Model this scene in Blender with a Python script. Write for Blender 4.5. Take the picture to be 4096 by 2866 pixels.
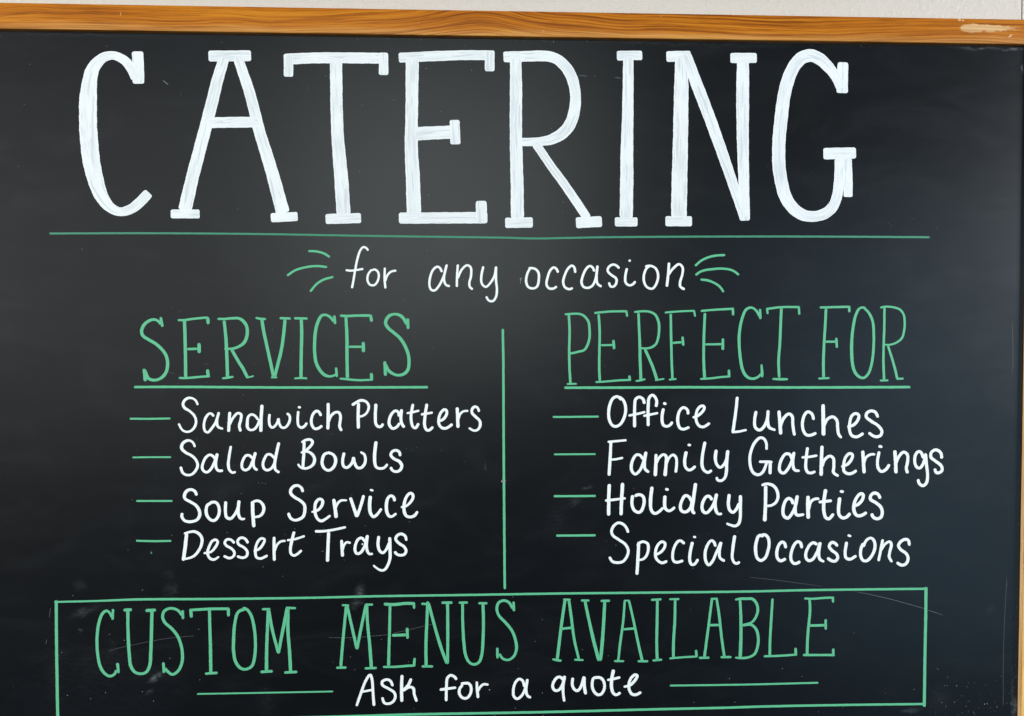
import bpy, math, random
from mathutils import Vector, Matrix

for o in list(bpy.data.objects):
    bpy.data.objects.remove(o)
scene = bpy.context.scene
COL = scene.collection
random.seed(7)

# ------------------------------------------------------------------ camera
CAM_Z = 1.45                      # eye height, metres; the board hangs upright in the plane y = 0
DIST = 0.745                      # camera to board
YAW, PITCH, ROLL = math.radians(2.32355), math.radians(1.50182), math.radians(-0.04761)
cy, sy, cp, sp = math.cos(YAW), math.sin(YAW), math.cos(PITCH), math.sin(PITCH)
fwd = Vector((sy * cp, cy * cp, -sp))
rgt = Vector((cy, -sy, 0))
upv = rgt.cross(fwd)
r2 = rgt * math.cos(ROLL) + upv * math.sin(ROLL)
u2 = upv * math.cos(ROLL) - rgt * math.sin(ROLL)
cam_data = bpy.data.cameras.new('camera')
cam_data.sensor_width = 36.0
cam_data.lens = 36.0 * 3050.0 / 4096.0
cam_data.clip_start, cam_data.clip_end = 0.01, 100
cam = bpy.data.objects.new('camera', cam_data)
COL.objects.link(cam)
m3 = Matrix((r2, u2, -fwd)).transposed()
cam.matrix_world = Matrix.Translation((0, -DIST, CAM_Z)) @ m3.to_4x4()
scene.camera = cam

# ------------------------------------------------------------------ light: ceiling panels, added lamps, dim bounce from the room's walls
world = bpy.data.worlds.new('World')
scene.world = world
world.use_nodes = True
bg = world.node_tree.nodes['Background']
bg.inputs['Color'].default_value = (0.93, 0.96, 1.0, 1)
bg.inputs['Strength'].default_value = 0.04


def lamp(name, loc, aim, sx, sy_, watts, colour):
    d = bpy.data.lights.new(name, 'AREA')
    d.shape = 'RECTANGLE'
    d.size, d.size_y, d.energy, d.color = sx, sy_, watts, colour
    o = bpy.data.objects.new(name, d)
    COL.objects.link(o)
    o.location = loc
    v = Vector(aim) - Vector(loc)
    o.rotation_euler = v.to_track_quat('-Z', 'Y').to_euler()
    return o


# a bright lamp and a wider dim one behind the photographer, mirrored as the soft glow on the board; a cool lamp added far right for the bluish glow there
lamp('ceiling_panel', (-0.15, -3.0, 2.10), (-0.10, 0, 1.58), 1.35, 1.40, 15.5, (0.92, 1.0, 0.97))
lamp('ceiling_panel', (-1.45, -3.0, 1.85), (-0.25, 0, 1.53), 1.7, 1.8, 7.2, (0.97, 1.0, 1.0))
lamp('cool_glow_lamp', (1.93, -2.5, 1.03), (0.43, 0, 1.36), 1.4, 1.9, 7.0, (0.48, 0.86, 1.2))
# lamps added left and right, outside the board's mirror view, to light it evenly
lamp('side_light', (-3.6, -1.5, 1.95), (0, 0, 1.45), 1.0, 0.9, 168, (1.0, 0.985, 0.955))
lamp('side_light', (3.6, -1.5, 1.95), (0, 0, 1.45), 1.0, 0.9, 168, (0.95, 0.985, 1.03))

scene.view_settings.view_transform = 'Standard'
scene.view_settings.look = 'None'
scene.view_settings.exposure = 0.0
scene.view_settings.gamma = 1.0
scene.view_settings.use_curve_mapping = False

# ------------------------------------------------------------------ node helpers


class NT:
    def __init__(self, name):
        self.m = bpy.data.materials.new(name)
        self.m.use_nodes = True
        self.t = self.m.node_tree
        self.b = self.t.nodes['Principled BSDF']

    def n(self, typ, **kw):
        nd = self.t.nodes.new(typ)
        for k, v in kw.items():
            setattr(nd, k, v)
        return nd

    def put(self, sock, v):
        if isinstance(v, bpy.types.NodeSocket):
            self.t.links.new(v, sock)
        elif v is not None:
            sock.default_value = v

    def math(self, op, a, b=None, c=None, clamp=False):
        nd = self.n('ShaderNodeMath', operation=op, use_clamp=clamp)
        for i, v in enumerate((a, b, c)):
            self.put(nd.inputs[i], v)
        return nd.outputs[0]

    def mix(self, f, a, b):
        nd = self.n('ShaderNodeMix', data_type='RGBA')
        self.put(nd.inputs[0], f)
        self.put(nd.inputs[6], a if isinstance(a, bpy.types.NodeSocket) else (*a, 1))
        self.put(nd.inputs[7], b if isinstance(b, bpy.types.NodeSocket) else (*b, 1))
        return nd.outputs[2]

    def noise(self, vec, scale, detail=3, rough=0.5, dist=0.0):
        nd = self.n('ShaderNodeTexNoise')
        self.put(nd.inputs['Vector'], vec)
        nd.inputs['Scale'].default_value = scale
        nd.inputs['Detail'].default_value = detail
        nd.inputs['Roughness'].default_value = rough
        nd.inputs['Distortion'].default_value = dist
        return nd.outputs['Fac']

    def mapping(self, vec, loc=(0, 0, 0), rot=(0, 0, 0), scale=(1, 1, 1), typ='POINT'):
        nd = self.n('ShaderNodeMapping', vector_type=typ)
        self.put(nd.inputs['Vector'], vec)
        nd.inputs['Location'].default_value = loc
        nd.inputs['Rotation'].default_value = rot
        nd.inputs['Scale'].default_value = scale
        return nd.outputs[0]

    def ramp(self, f, stops):
        nd = self.n('ShaderNodeValToRGB')
        self.put(nd.inputs[0], f)
        e = nd.color_ramp.elements
        while len(e) < len(stops):
            e.new(0.5)
        for el, (p, c) in zip(e, stops):
            el.position = p
            el.color = (*c, 1) if len(c) == 3 else c
        return nd.outputs[0]

    def smooth(self, v, lo, hi):
        nd = self.n('ShaderNodeMapRange', interpolation_type='SMOOTHSTEP')
        self.put(nd.inputs[0], v)
        nd.inputs[1].default_value, nd.inputs[2].default_value = lo, hi
        nd.inputs[3].default_value, nd.inputs[4].default_value = 0.0, 1.0
        return nd.outputs[0]

    def bump(self, h, strength, dist):
        nd = self.n('ShaderNodeBump')
        self.put(nd.inputs['Height'], h)
        nd.inputs['Strength'].default_value = strength
        nd.inputs['Distance'].default_value = dist
        self.t.links.new(nd.outputs[0], self.b.inputs['Normal'])

    def coord(self, out='Object'):
        return self.n('ShaderNodeTexCoord').outputs[out]

    def blob(self, vec, x, z, rx, rz, ang):
        """1 in the middle of an ellipse in the board's plane, 0 outside it (x, z, rx, rz in mm)"""
        v = self.mapping(vec, (x / 1000, 0, z / 1000), (0, -math.radians(ang), 0), (rx / 1000, 1e3, rz / 1000), 'TEXTURE')
        g = self.n('ShaderNodeTexGradient', gradient_type='QUADRATIC_SPHERE')
        self.put(g.inputs[0], v)
        return g.outputs['Fac']


SMUDGES = [[-383.4,-263.4,15.0,4.5,20,0.1],[-356.7,-296.7,9.0,9.0,0,0.035],[-315.8,-329.5,9.0,3.8,35,0.4],[-321.7,-343.4,5.0,2.2,40,0.1],[-210.8,-352.3,15.0,20.0,0,0.03],[-404.3,-305.9,9.0,8.5,0,0.035],[-300.7,-243.9,8.8,7.5,30,0.09],[-386.1,-238.5,7.5,6.0,0,0.06],[-386.3,-281.8,2.0,2.5,0,0.25],[-118.5,-247.5,6.2,8.5,-20,0.22],[-122.7,-260.3,7.5,5.5,20,0.14],[-249.8,-151.2,22.5,10.0,35,0.03],[103.2,-148.5,6.5,2.5,20,0.16],[92.8,-160.5,8.0,3.0,20,0.09],[75.0,-176.7,15.0,22.5,-20,0.03],[3.9,-125.9,1.5,3.5,20,0.2],[434.3,-376.9,12.0,2.5,5,0.16],[464.5,-366.8,15.0,15.0,0,0.04],[514.2,-275.8,9.5,8.5,0,0.03],[540.4,-357.5,2.2,25.0,0,0.16],[541.7,-377.3,3.5,11.5,0,0.35],[498.6,287.1,32.5,1.5,-1,0.22],[530.5,286.3,11.5,2.2,-1,0.28],[-366.2,287.1,105.0,2.2,-1,0.05],[165.1,287.6,175.0,2.0,-1,0.04],[539.3,267.7,1.2,5.5,0,0.5],[-302.1,-227.8,8.5,7.0,0,0.05],[-70.2,-283.8,10.0,4.0,10,0.02],[-412.7,-324.5,12.5,30.0,0,0.025],[-164.0,-144.9,27.5,7.5,30,0.02],[340.5,111.8,35.0,10.0,20,0.015],[-364.1,-320.5,140.0,75.0,0,0.013]]
WRITING = [
 ('title_letter', 'letter C of the title, with streaky brushed left side', 'title', 0.2, [[-325.15,272.27,10.73,-324.84,241.84,11.03],[-326.51,246.94,9.86,-332.45,257.84,8.98,-338.3,264.19,8.69,-348.37,268.14,7.95,-357.8,265.68,9.25,-366.6,255.92,11.84,-370.1,244.19,13.57,-371.8,226.62,16.32,-372.27,214.91,16.47,-372.3,203.19,16.48,-371.76,191.47,16.78,-371.06,179.74,16.49,-369.65,168.0,16.21,-367.77,157.73,15.64,-364.76,145.98,14.21,-360.86,135.41,12.77,-354.89,126.6,10.46,-347.98,121.77,8.72,-342.18,120.63,8.44,-333.42,123.34,9.32,-326.06,128.85,9.62,-316.31,138.95,9.33]]),
 ('title_letter', 'letter A of the title', 'title', 0.2, [[-259.01,268.81,10.22,-218.91,269.67,10.27],[-244.42,267.11,9.95,-250.48,247.18,10.83,-258.88,214.7,11.41,-267.28,183.64,11.71,-274.92,155.51,12.0,-283.07,122.01,12.59],[-231.53,268.02,9.38,-220.14,232.83,10.28,-211.52,197.48,10.89,-201.37,163.5,11.8,-189.93,120.18,13.02],[-257.95,205.86,10.25,-213.49,206.92,10.3],[-296.13,118.82,8.48,-268.89,118.98,8.51],[-201.65,115.64,8.87,-176.04,117.13,8.89]]),
 ('title_letter', 'letter T of the title', 'title', 0.2, [[-188.08,266.71,10.3,-158.14,268.45,10.34,-89.22,269.12,10.42],[-183.63,270.9,8.84,-183.66,250.25,8.84],[-93.21,274.39,8.92,-93.17,253.05,8.93],[-138.49,267.1,11.55,-138.22,220.48,11.56,-137.23,190.8,11.87,-134.49,156.6,13.08,-132.21,118.57,13.4],[-149.49,114.74,9.81,-115.54,115.97,9.85]]),
 ('title_letter', 'letter E of the title', 'title', 0.2, [[-78.64,269.71,9.24,-42.22,271.85,9.57,-12.26,273.16,9.3,13.59,273.23,9.63],[8.78,277.33,9.32,8.9,257.96,9.33],[-65.68,269.59,12.53,-66.33,221.29,11.95,-66.94,184.02,12.57,-65.57,154.14,13.48,-64.66,120.0,13.8],[-62.69,197.19,12.87,-27.46,199.33,12.62],[-25.18,210.85,9.61,-24.34,187.4,9.62],[-79.22,116.02,10.78,6.4,116.95,11.19],[0.39,133.16,10.57,0.8,111.64,10.58]]),
 ('title_letter', 'letter R of the title', 'title', 0.2, [[22.16,271.86,10.24,41.46,272.73,10.26,64.13,273.19,10.29,73.52,270.78,10.3,82.62,263.13,10.62,89.15,251.53,10.93,92.06,238.08,10.33,91.47,223.06,10.95,87.69,209.5,11.25,80.1,199.66,11.25,68.71,193.08,10.02,55.06,190.85,8.19,37.64,190.23,7.87],[34.07,270.23,10.86,34.35,237.38,11.78,34.18,207.44,11.79,34.61,177.45,12.11,35.35,147.39,12.42,35.63,116.5,12.74],[53.24,189.33,8.18,68.72,166.91,8.21,82.12,148.93,8.53,104.13,116.88,8.56],[23.65,112.07,10.0,50.65,112.51,10.03],[92.84,112.43,10.68,118.36,113.93,10.71]]),
 ('title_letter', 'letter I of the title', 'title', 0.2, [[132.61,274.6,9.15,157.49,275.4,9.17],[143.91,273.26,10.07,143.71,238.7,10.7,143.35,208.58,11.32,142.81,185.95,12.25,142.75,155.72,12.87,142.26,117.09,12.89],[131.07,113.54,8.89,153.47,113.66,8.91]]),
 ('title_letter', 'letter N of the title', 'title', 0.2, [[181.21,274.53,10.42,205.3,275.32,10.14],[196.4,273.69,12.59,196.11,239.34,14.14,195.57,194.01,14.78,194.72,148.53,15.41,194.41,118.14,15.43],[181.01,114.42,9.86,207.4,114.56,9.89],[200.99,276.76,9.21,210.04,251.58,11.38,224.42,215.49,11.42,241.25,170.15,10.53,259.92,116.67,8.7],[257.08,273.33,11.74,257.01,240.07,12.68,257.49,194.6,11.78,258.91,148.99,10.55,260.08,115.45,10.26],[244.42,273.91,9.88,270.68,274.42,9.9]]),
 ('title_letter', 'letter G of the title, farthest right', 'title', 0.2, [[356.83,271.37,10.62,356.37,241.27,11.57],[355.23,245.82,8.75,348.85,258.66,9.99,340.48,268.42,11.23,332.31,274.98,12.15,323.72,277.59,12.45,315.19,274.74,12.44,308.26,267.22,12.43,302.93,255.79,12.74,298.71,240.58,12.74,296.23,222.33,13.06,294.08,201.04,13.06,293.3,182.77,13.07,294.05,167.55,13.08,296.51,152.32,12.78,300.84,138.6,12.48,308.27,127.95,11.87,318.17,121.43,11.26,329.14,119.96,10.64,340.08,122.78,10.66,348.16,129.72,10.66,352.43,140.48,10.35,354.31,155.8,10.35,354.87,177.22,10.34],[338.07,181.65,11.26,370.96,182.71,11.3],[362.7,177.28,7.84,363.53,158.93,8.47,363.43,139.32,9.11]]),
 ('underline', 'dull green rule under the title', 'green_dull', 0.15, [[-409.74,99.69,1.9,-315.91,100.37,1.92,-215.89,100.12,1.95,-102.27,98.73,1.97,24.48,97.61,2.0,50.34,97.0,2.0,82.15,97.62,2.01,121.45,98.53,2.02,271.33,99.94,2.05,365.87,100.13,2.07,446.59,100.0,2.09]]),
 ('accent_stroke', None, 'green', 0.5, [[-166.44,83.95,1.98,-158.54,83.66,2.18,-151.27,81.7,2.19,-145.57,78.16,2.19]]),
 ('accent_stroke', None, 'green', 0.5, [[-186.79,60.12,2.18,-178.43,65.59,2.18,-166.98,68.76,2.18,-157.61,69.53,2.19,-148.24,68.51,2.19]]),
 ('accent_stroke', None, 'green', 0.5, [[-164.87,44.76,2.19,-158.78,52.01,2.19,-152.5,56.22,2.19,-142.36,59.29,2.19]]),
 ('accent_stroke', None, 'green', 0.5, [[210.55,70.73,2.28,218.11,76.85,2.28,228.93,80.63,2.28,240.76,81.63,2.28]]),
 ('accent_stroke', None, 'green', 0.5, [[211.04,61.64,2.28,217.09,65.62,2.28,229.01,67.79,2.28,239.87,68.14,2.28,248.59,66.24,2.29,254.6,61.97,2.29]]),
 ('accent_stroke', None, 'green', 0.5, [[216.05,57.48,2.28,223.65,56.53,2.28,232.36,52.8,2.28,236.73,49.06,2.28,239.37,44.99,2.28]]),
 ('handwritten_word', 'white lowercase word reading for, under the title', 'white', 0.5, [[-108.78,84.48,2.09,-110.75,87.1,2.09,-113.46,88.03,2.09,-116.3,85.19,2.09,-119.49,75.73,2.09,-121.43,66.27,2.09,-123.06,56.81,2.09,-124.68,48.19,2.09],[-130.73,65.72,2.09,-125.3,65.21,2.09,-113.58,67.03,2.09],[-105.43,65.48,2.09,-102.81,66.54,2.09,-99.67,64.23,2.1,-98.86,59.5,2.1,-100.78,53.71,2.1,-103.94,51.07,2.1,-107.6,51.8,2.09,-109.67,55.79,2.09,-109.12,61.58,2.09,-105.42,66.53,2.09],[-92.94,68.35,2.1,-93.31,57.93,2.1,-92.53,48.04,2.1],[-92.7,54.78,2.1,-90.78,60.57,2.1,-87.09,64.26,2.1,-81.84,65.54,2.1]]),
 ('handwritten_word', 'white lowercase word reading any', 'white', 0.5, [[-37.75,63.98,2.22,-39.74,68.08,2.21,-42.37,69.34,2.21,-46.6,65.96,2.21,-49.26,59.09,2.21,-50.02,51.7,2.21,-48.25,46.96,2.21,-45.09,46.22,2.22,-40.85,50.67,2.22,-36.07,60.18,2.22,-33.08,71.59,2.22],[-33.29,71.27,2.22,-35.87,58.07,2.22,-33.99,51.74,2.22,-30.08,50.26,2.22],[-22.31,71.62,2.22,-23.19,60.21,2.22,-23.43,49.64,2.22],[-22.56,58.1,2.22,-18.63,66.56,2.22,-13.33,70.8,2.22,-9.95,68.7,2.22,-9.65,60.24,2.22,-11.25,53.9,2.22,-10.73,49.67,2.22,-7.88,47.24,2.22],[2.44,69.9,2.22,0.41,60.27,2.23,0.93,52.86,2.23,4.63,49.7,2.23,9.41,53.94,2.23,13.45,61.36,2.23,14.74,69.62,2.23],[14.74,69.83,2.23,14.72,56.07,2.23,15.56,47.6,2.23,14.7,40.18,2.23,11.5,35.93,2.23,7.79,36.46,2.23,4.93,40.69,2.23]]),
 ('handwritten_word', 'white lowercase word reading occasion', 'white', 0.5, [[47.83,67.81,2.34,45.17,62.5,2.34,44.1,55.07,2.34,46.23,49.77,2.34,51.02,48.4,2.34,54.75,50.32,2.35,56.57,58.28,2.35,56.03,64.12,2.34,52.62,67.61,2.34,46.45,68.23,2.34],[75.56,63.75,2.35,73.42,67.88,2.35,70.75,68.93,2.35,67.55,65.74,2.35,64.89,58.3,2.35,64.14,51.93,2.35,66.49,48.54,2.35,70.76,48.33,2.35,74.29,50.46,2.35],[92.34,63.58,2.35,91.27,68.99,2.35,88.91,70.79,2.35,85.17,67.91,2.35,81.97,61.53,2.35,80.37,55.15,2.35,81.98,49.84,2.35,86.26,47.72,2.35,90.01,49.0,2.35],[111.19,65.01,2.36,109.26,69.05,2.36,106.57,70.42,2.36,102.83,67.43,2.36,99.63,60.51,2.36,98.35,54.13,2.36,100.72,49.88,2.36,105.01,49.03,2.36,109.29,51.49,2.36,112.49,58.42,2.36,114.18,70.76,2.36],[114.18,70.97,2.36,113.13,60.55,2.36,114.22,53.1,2.36,118.2,50.12,2.36],[135.77,68.06,2.36,132.32,71.24,2.36,128.56,71.76,2.36,124.6,68.56,2.36,124.28,65.36,2.36,128.59,61.12,2.36,132.57,58.25,2.36,132.8,54.2,2.37,130.23,50.46,2.36,127.01,50.46,2.36,125.38,54.61,2.36],[143.19,68.51,2.37,141.5,59.55,2.37,142.05,54.22,2.37,145.29,51.56,2.37,149.05,52.63,2.37,151.63,55.73,2.37],[144.57,75.86,2.37,147.04,75.65,2.37],[161.06,70.05,2.37,166.23,70.81,2.37,171.64,68.16,2.37,174.04,61.76,2.38,172.77,54.28,2.38,168.48,48.4,2.37,163.62,49.46,2.37,160.36,54.26,2.37,160.01,61.73,2.37,162.47,68.13,2.37,166.02,70.81,2.37],[184.78,74.07,2.59,184.08,62.86,2.59,182.73,50.24,2.59],[184.08,61.79,2.38,188.92,68.21,2.38,194.85,72.5,2.38,198.32,69.31,2.38,198.14,62.89,2.38,196.01,55.4,2.38,196.04,50.59,2.38,200.6,47.6,2.38]]),
 ('heading_word', 'green serif capitals reading SERVICES', 'green', 0.5, [[-307.05,20.47,2.44,-306.24,16.45,2.59,-305.37,10.83,2.59],[-306.28,13.31,3.02,-310.03,17.04,2.58,-313.97,17.99,2.58,-319.02,16.09,3.01,-323.38,11.71,3.01,-325.09,6.6,3.01,-323.5,2.07,3.01,-318.52,-1.22,3.01,-312.11,-5.1,3.02,-306.43,-10.23,3.02,-302.2,-16.82,3.02,-300.92,-24.15,3.02,-302.02,-31.47,3.02,-305.32,-36.6,3.02,-310.4,-39.66,2.73,-315.44,-40.09,2.73,-319.15,-38.39,3.02,-321.26,-34.35,3.02,-322.36,-30.69,3.02],[-323.34,-29.08,3.3,-322.42,-35.08,3.3,-322.21,-41.31,3.3],[-284.58,17.7,3.02,-284.18,2.92,3.03,-284.03,-15.39,3.03,-283.95,-38.49,3.03],[-290.91,17.55,2.01,-285.95,17.33,2.3,-275.85,18.65,2.31,-264.3,19.75,2.31,-261.42,19.61,2.45],[-262.57,20.12,3.03,-262.06,13.31,3.03],[-282.68,-10.41,2.45,-272.22,-10.13,2.45],[-271.07,-4.56,3.32,-270.82,-14.38,3.32],[-290.58,-38.11,2.16,-283.73,-38.27,2.31,-269.27,-37.07,2.31,-260.81,-36.58,2.31],[-263.27,-29.81,3.04,-262.55,-37.31,3.04],[-247.0,17.19,2.75,-245.38,-0.77,3.04,-244.81,-15.45,3.04,-244.25,-37.88,3.04],[-253.41,18.58,2.17,-246.98,18.51,2.46,-239.75,19.17,2.46,-233.23,19.17,2.61,-228.91,16.61,3.04,-225.7,11.69,3.04,-225.03,5.82,3.04,-225.81,0.68,3.05,-228.4,-4.46,3.04,-232.78,-7.76,2.75,-238.6,-9.96,2.46,-247.14,-10.09,2.03],[-240.41,-10.32,2.9,-234.37,-21.35,3.04,-229.37,-29.45,3.05,-224.96,-38.67,3.05],[-225.83,-38.15,1.6,-219.13,-36.4,1.74],[-249.54,-38.67,2.03,-243.23,-37.95,2.32,-238.51,-37.08,2.18],[-211.13,18.66,3.05,-209.43,6.55,3.05,-205.6,-11.84,3.05,-200.38,-37.64,3.06],[-188.97,18.3,3.06,-190.16,6.54,3.06,-192.87,-11.86,3.06,-196.64,-26.59,3.06,-199.5,-37.64,3.06],[-217.14,19.76,2.18,-212.22,18.66,2.47,-206.99,18.44,2.32],[-194.27,19.4,2.33,-183.43,18.96,2.33],[-203.0,-37.85,1.89,-196.81,-37.87,1.89],[-180.45,19.26,2.33,-167.26,18.97,2.33],[-173.46,18.67,3.06,-173.22,2.85,3.06,-173.91,-19.26,3.06,-174.14,-38.82,3.07],[-180.78,-38.95,1.75,-174.28,-38.6,2.04,-168.07,-38.91,2.05],[-141.97,22.07,2.49,-141.01,13.44,2.49],[-142.09,15.73,2.49,-146.08,20.52,2.49,-150.44,22.58,2.48,-154.1,21.62,2.77,-157.06,16.83,3.07,-159.68,8.0,3.07,-160.86,-3.06,3.07,-160.94,-13.38,3.07,-159.55,-23.72,3.07,-155.95,-31.11,3.07,-151.59,-35.56,3.07,-147.21,-37.05,2.49,-142.81,-36.32,2.2,-140.01,-34.48,2.2],[-140.56,-28.27,2.34,-139.74,-37.81,2.35],[-130.71,20.67,2.78,-129.88,2.82,3.08,-129.87,-19.35,3.08,-129.63,-39.32,3.08],[-136.49,21.77,2.19,-129.24,21.41,2.49,-121.18,21.78,2.49,-107.98,21.78,2.5,-105.42,21.27,2.5],[-106.81,21.64,2.79,-105.89,15.8,2.79],[-129.07,-8.41,2.2,-115.13,-8.43,2.35],[-114.15,-3.55,3.08,-114.06,-13.75,3.08],[-137.19,-39.15,1.91,-131.1,-39.76,2.2,-118.63,-40.84,2.2,-104.8,-40.43,2.06],[-106.53,-33.76,2.94,-106.28,-41.32,2.94],[-71.22,19.28,2.8,-70.83,8.7,2.8],[-71.99,13.14,3.1,-74.91,18.69,3.09,-78.58,22.02,3.09,-83.72,23.27,2.65,-88.88,21.64,3.09,-91.84,17.95,3.09,-92.45,14.25,3.09,-89.68,9.45,3.09,-83.81,4.64,3.09,-77.95,-0.92,3.1,-73.56,-8.33,3.1,-70.64,-16.49,3.1,-70.09,-25.39,3.1,-71.44,-31.33,3.1,-75.15,-34.88,3.1,-81.06,-36.13,2.66,-86.95,-33.89,3.1,-90.62,-30.54,3.09,-92.65,-25.34,3.09],[-93.52,-22.38,2.95,-92.86,-36.76,2.95]]),
 ('underline', 'green rule under SERVICES', 'green', 0.4, [[-332.91,-46.77,2.37,-298.25,-46.74,2.38,-247.68,-47.14,2.39,-199.15,-47.67,2.4,-123.67,-47.86,2.42,-51.7,-47.89,2.44]]),
 ('heading_word', 'green serif capitals reading PERFECT', 'green', 0.5, [[85.89,23.09,2.4,86.76,7.57,2.4,86.36,-13.78,2.4,86.8,-30.89,2.4,87.68,-45.01,2.4],[81.77,23.09,1.88,86.31,23.43,2.06,95.74,23.61,2.23,100.89,21.65,2.32,105.19,16.1,2.4,106.32,9.27,2.41,106.34,-0.13,2.41,104.38,-6.97,2.41,101.38,-11.67,2.41,94.94,-13.62,2.23,88.07,-15.07,2.23,84.9,-14.8,1.89],[83.99,-45.26,1.89,93.95,-45.03,1.89],[115.32,23.53,2.41,116.38,7.56,2.41,116.17,-13.83,2.41,116.04,-30.96,2.41,116.75,-42.53,2.41],[110.93,24.38,2.23,118.92,25.24,2.24,127.52,25.93,2.24,143.02,26.19,2.24],[142.67,27.22,2.07,143.56,20.72,2.07],[117.27,-7.15,2.07,129.76,-7.0,2.07],[129.92,-1.86,2.58,130.72,-11.2,2.59],[112.27,-43.46,2.07,123.39,-42.81,2.16,136.33,-41.74,2.16,147.73,-41.34,2.16],[145.81,-36.87,2.42,146.43,-42.54,2.59],[154.67,24.83,2.42,155.32,11.82,2.42,156.07,-5.31,2.68,156.57,-22.47,2.85,157.41,-42.06,2.77],[150.27,25.34,2.07,158.55,26.2,2.24,166.32,25.52,2.33,171.52,22.53,2.42,174.58,16.1,2.51,175.3,9.25,2.51,174.47,0.67,2.42,172.07,-6.19,2.34,167.33,-9.45,2.25,163.01,-10.3,2.16,154.79,-9.86,1.9],[161.11,-10.9,2.77,166.51,-22.49,2.77,170.01,-31.09,2.86,173.35,-41.85,2.86],[151.97,-42.56,1.9,157.07,-41.8,2.08,162.0,-40.61,1.9],[171.27,-41.93,1.73,180.71,-40.33,1.73],[186.75,23.99,2.42,186.98,11.82,2.43,187.4,-5.35,2.43,187.92,-22.54,2.43,188.79,-41.21,2.43],[180.68,24.84,2.08,187.95,25.53,2.08,198.35,26.23,2.08,210.67,26.66,2.08],[209.88,27.43,1.91,211.05,20.74,1.91],[187.92,-5.09,2.25,198.07,-4.24,2.08],[198.56,1.42,2.43,199.48,-7.86,2.43],[185.14,-41.29,1.91,192.87,-40.53,1.91],[220.84,24.69,2.61,220.31,11.81,2.61,219.8,-5.39,2.61,219.9,-22.6,2.7,220.79,-40.27,2.96],[216.49,26.41,2.26,227.0,27.44,2.26,238.31,28.14,2.26,249.45,28.66,2.27],[248.57,30.04,2.35,249.06,21.96,2.35],[220.68,-6.51,2.09,238.09,-6.27,2.27],[238.93,-0.41,2.62,238.83,-12.13,2.79],[216.17,-40.69,2.09,227.41,-40.03,2.18,236.99,-38.85,2.18,246.68,-38.19,2.18],[245.06,-31.28,2.44,245.38,-38.88,2.45],[275.91,28.68,2.45,276.34,18.35,2.45],[275.8,20.42,2.45,273.13,25.58,2.45,269.61,29.02,2.27,265.67,29.88,2.45,261.76,27.73,2.71,259.18,22.56,2.71,256.63,13.52,2.79,255.22,3.19,2.88,255.29,-7.15,2.88,256.42,-19.22,2.97,258.25,-29.59,2.97,261.36,-36.51,2.97,265.76,-39.98,2.71,270.14,-40.51,2.54,274.51,-38.7,2.37,277.55,-35.69,2.28],[277.74,-26.18,1.93,278.4,-33.09,2.63,278.45,-39.23,2.63],[281.77,28.34,2.27,287.97,29.29,2.28,297.6,30.34,2.28,315.84,30.44,2.28],[282.81,29.46,2.1,283.65,23.35,2.1],[314.78,31.21,2.28,315.47,22.67,2.28],[297.43,29.9,2.72,296.84,16.11,2.72,296.15,-5.47,2.72,294.98,-22.76,2.72,295.74,-39.63,2.72],[288.73,-40.74,2.11,297.33,-41.19,2.64,304.63,-41.13,2.29]]),
 ('heading_word', 'green serif capitals reading FOR', 'green', 0.5, [[335.89,30.02,2.11,350.32,30.38,2.29,367.08,30.74,2.3],[365.75,31.34,2.47,366.08,25.2,2.47],[342.41,29.25,2.64,341.7,11.79,2.64,340.82,-5.52,2.64,340.29,-22.85,2.82,340.64,-39.76,2.82],[341.69,-3.96,2.29,352.89,-3.97,2.29],[353.02,0.01,2.47,353.83,-10.21,2.47],[335.09,-40.61,2.12,346.73,-40.13,2.12],[380.33,30.14,2.3,385.7,24.78,2.65,389.79,16.11,2.66,391.09,3.1,2.66,390.98,-9.92,2.66,389.8,-22.95,2.66,386.83,-34.24,2.66,382.9,-39.28,2.66,379.81,-40.14,2.66,374.02,-36.82,3.01,370.39,-28.99,3.19,368.94,-17.7,3.18,368.78,-3.82,3.09,369.96,10.05,2.92,372.47,22.17,2.74,375.93,28.84,2.47,379.01,30.14,2.3,382.55,29.54,2.3],[397.06,29.9,2.13,402.45,30.85,2.22,411.33,30.17,2.31,417.57,27.83,2.31,421.18,23.06,2.31,422.35,15.25,2.31,421.84,6.56,2.31,419.71,-0.39,2.31,414.43,-4.73,2.22,408.24,-6.9,2.04,401.59,-7.06,1.77],[401.58,30.16,2.39,401.62,11.78,2.39,401.3,-5.59,2.4,401.16,-22.97,2.49,402.11,-42.56,2.49],[405.41,-7.5,2.31,409.28,-18.64,2.4,412.98,-30.83,2.49,415.79,-41.73,2.49],[397.76,-42.8,2.13,406.64,-42.57,2.13],[414.53,-41.11,2.13,422.09,-40.87,2.14]]),
 ('underline', 'green rule under PERFECT FOR', 'green', 0.35, [[81.5,-48.85,2.49,136.35,-48.95,2.5,196.99,-48.82,2.52,258.04,-49.12,2.54,329.09,-49.45,2.56,429.06,-49.44,2.58]]),
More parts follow.
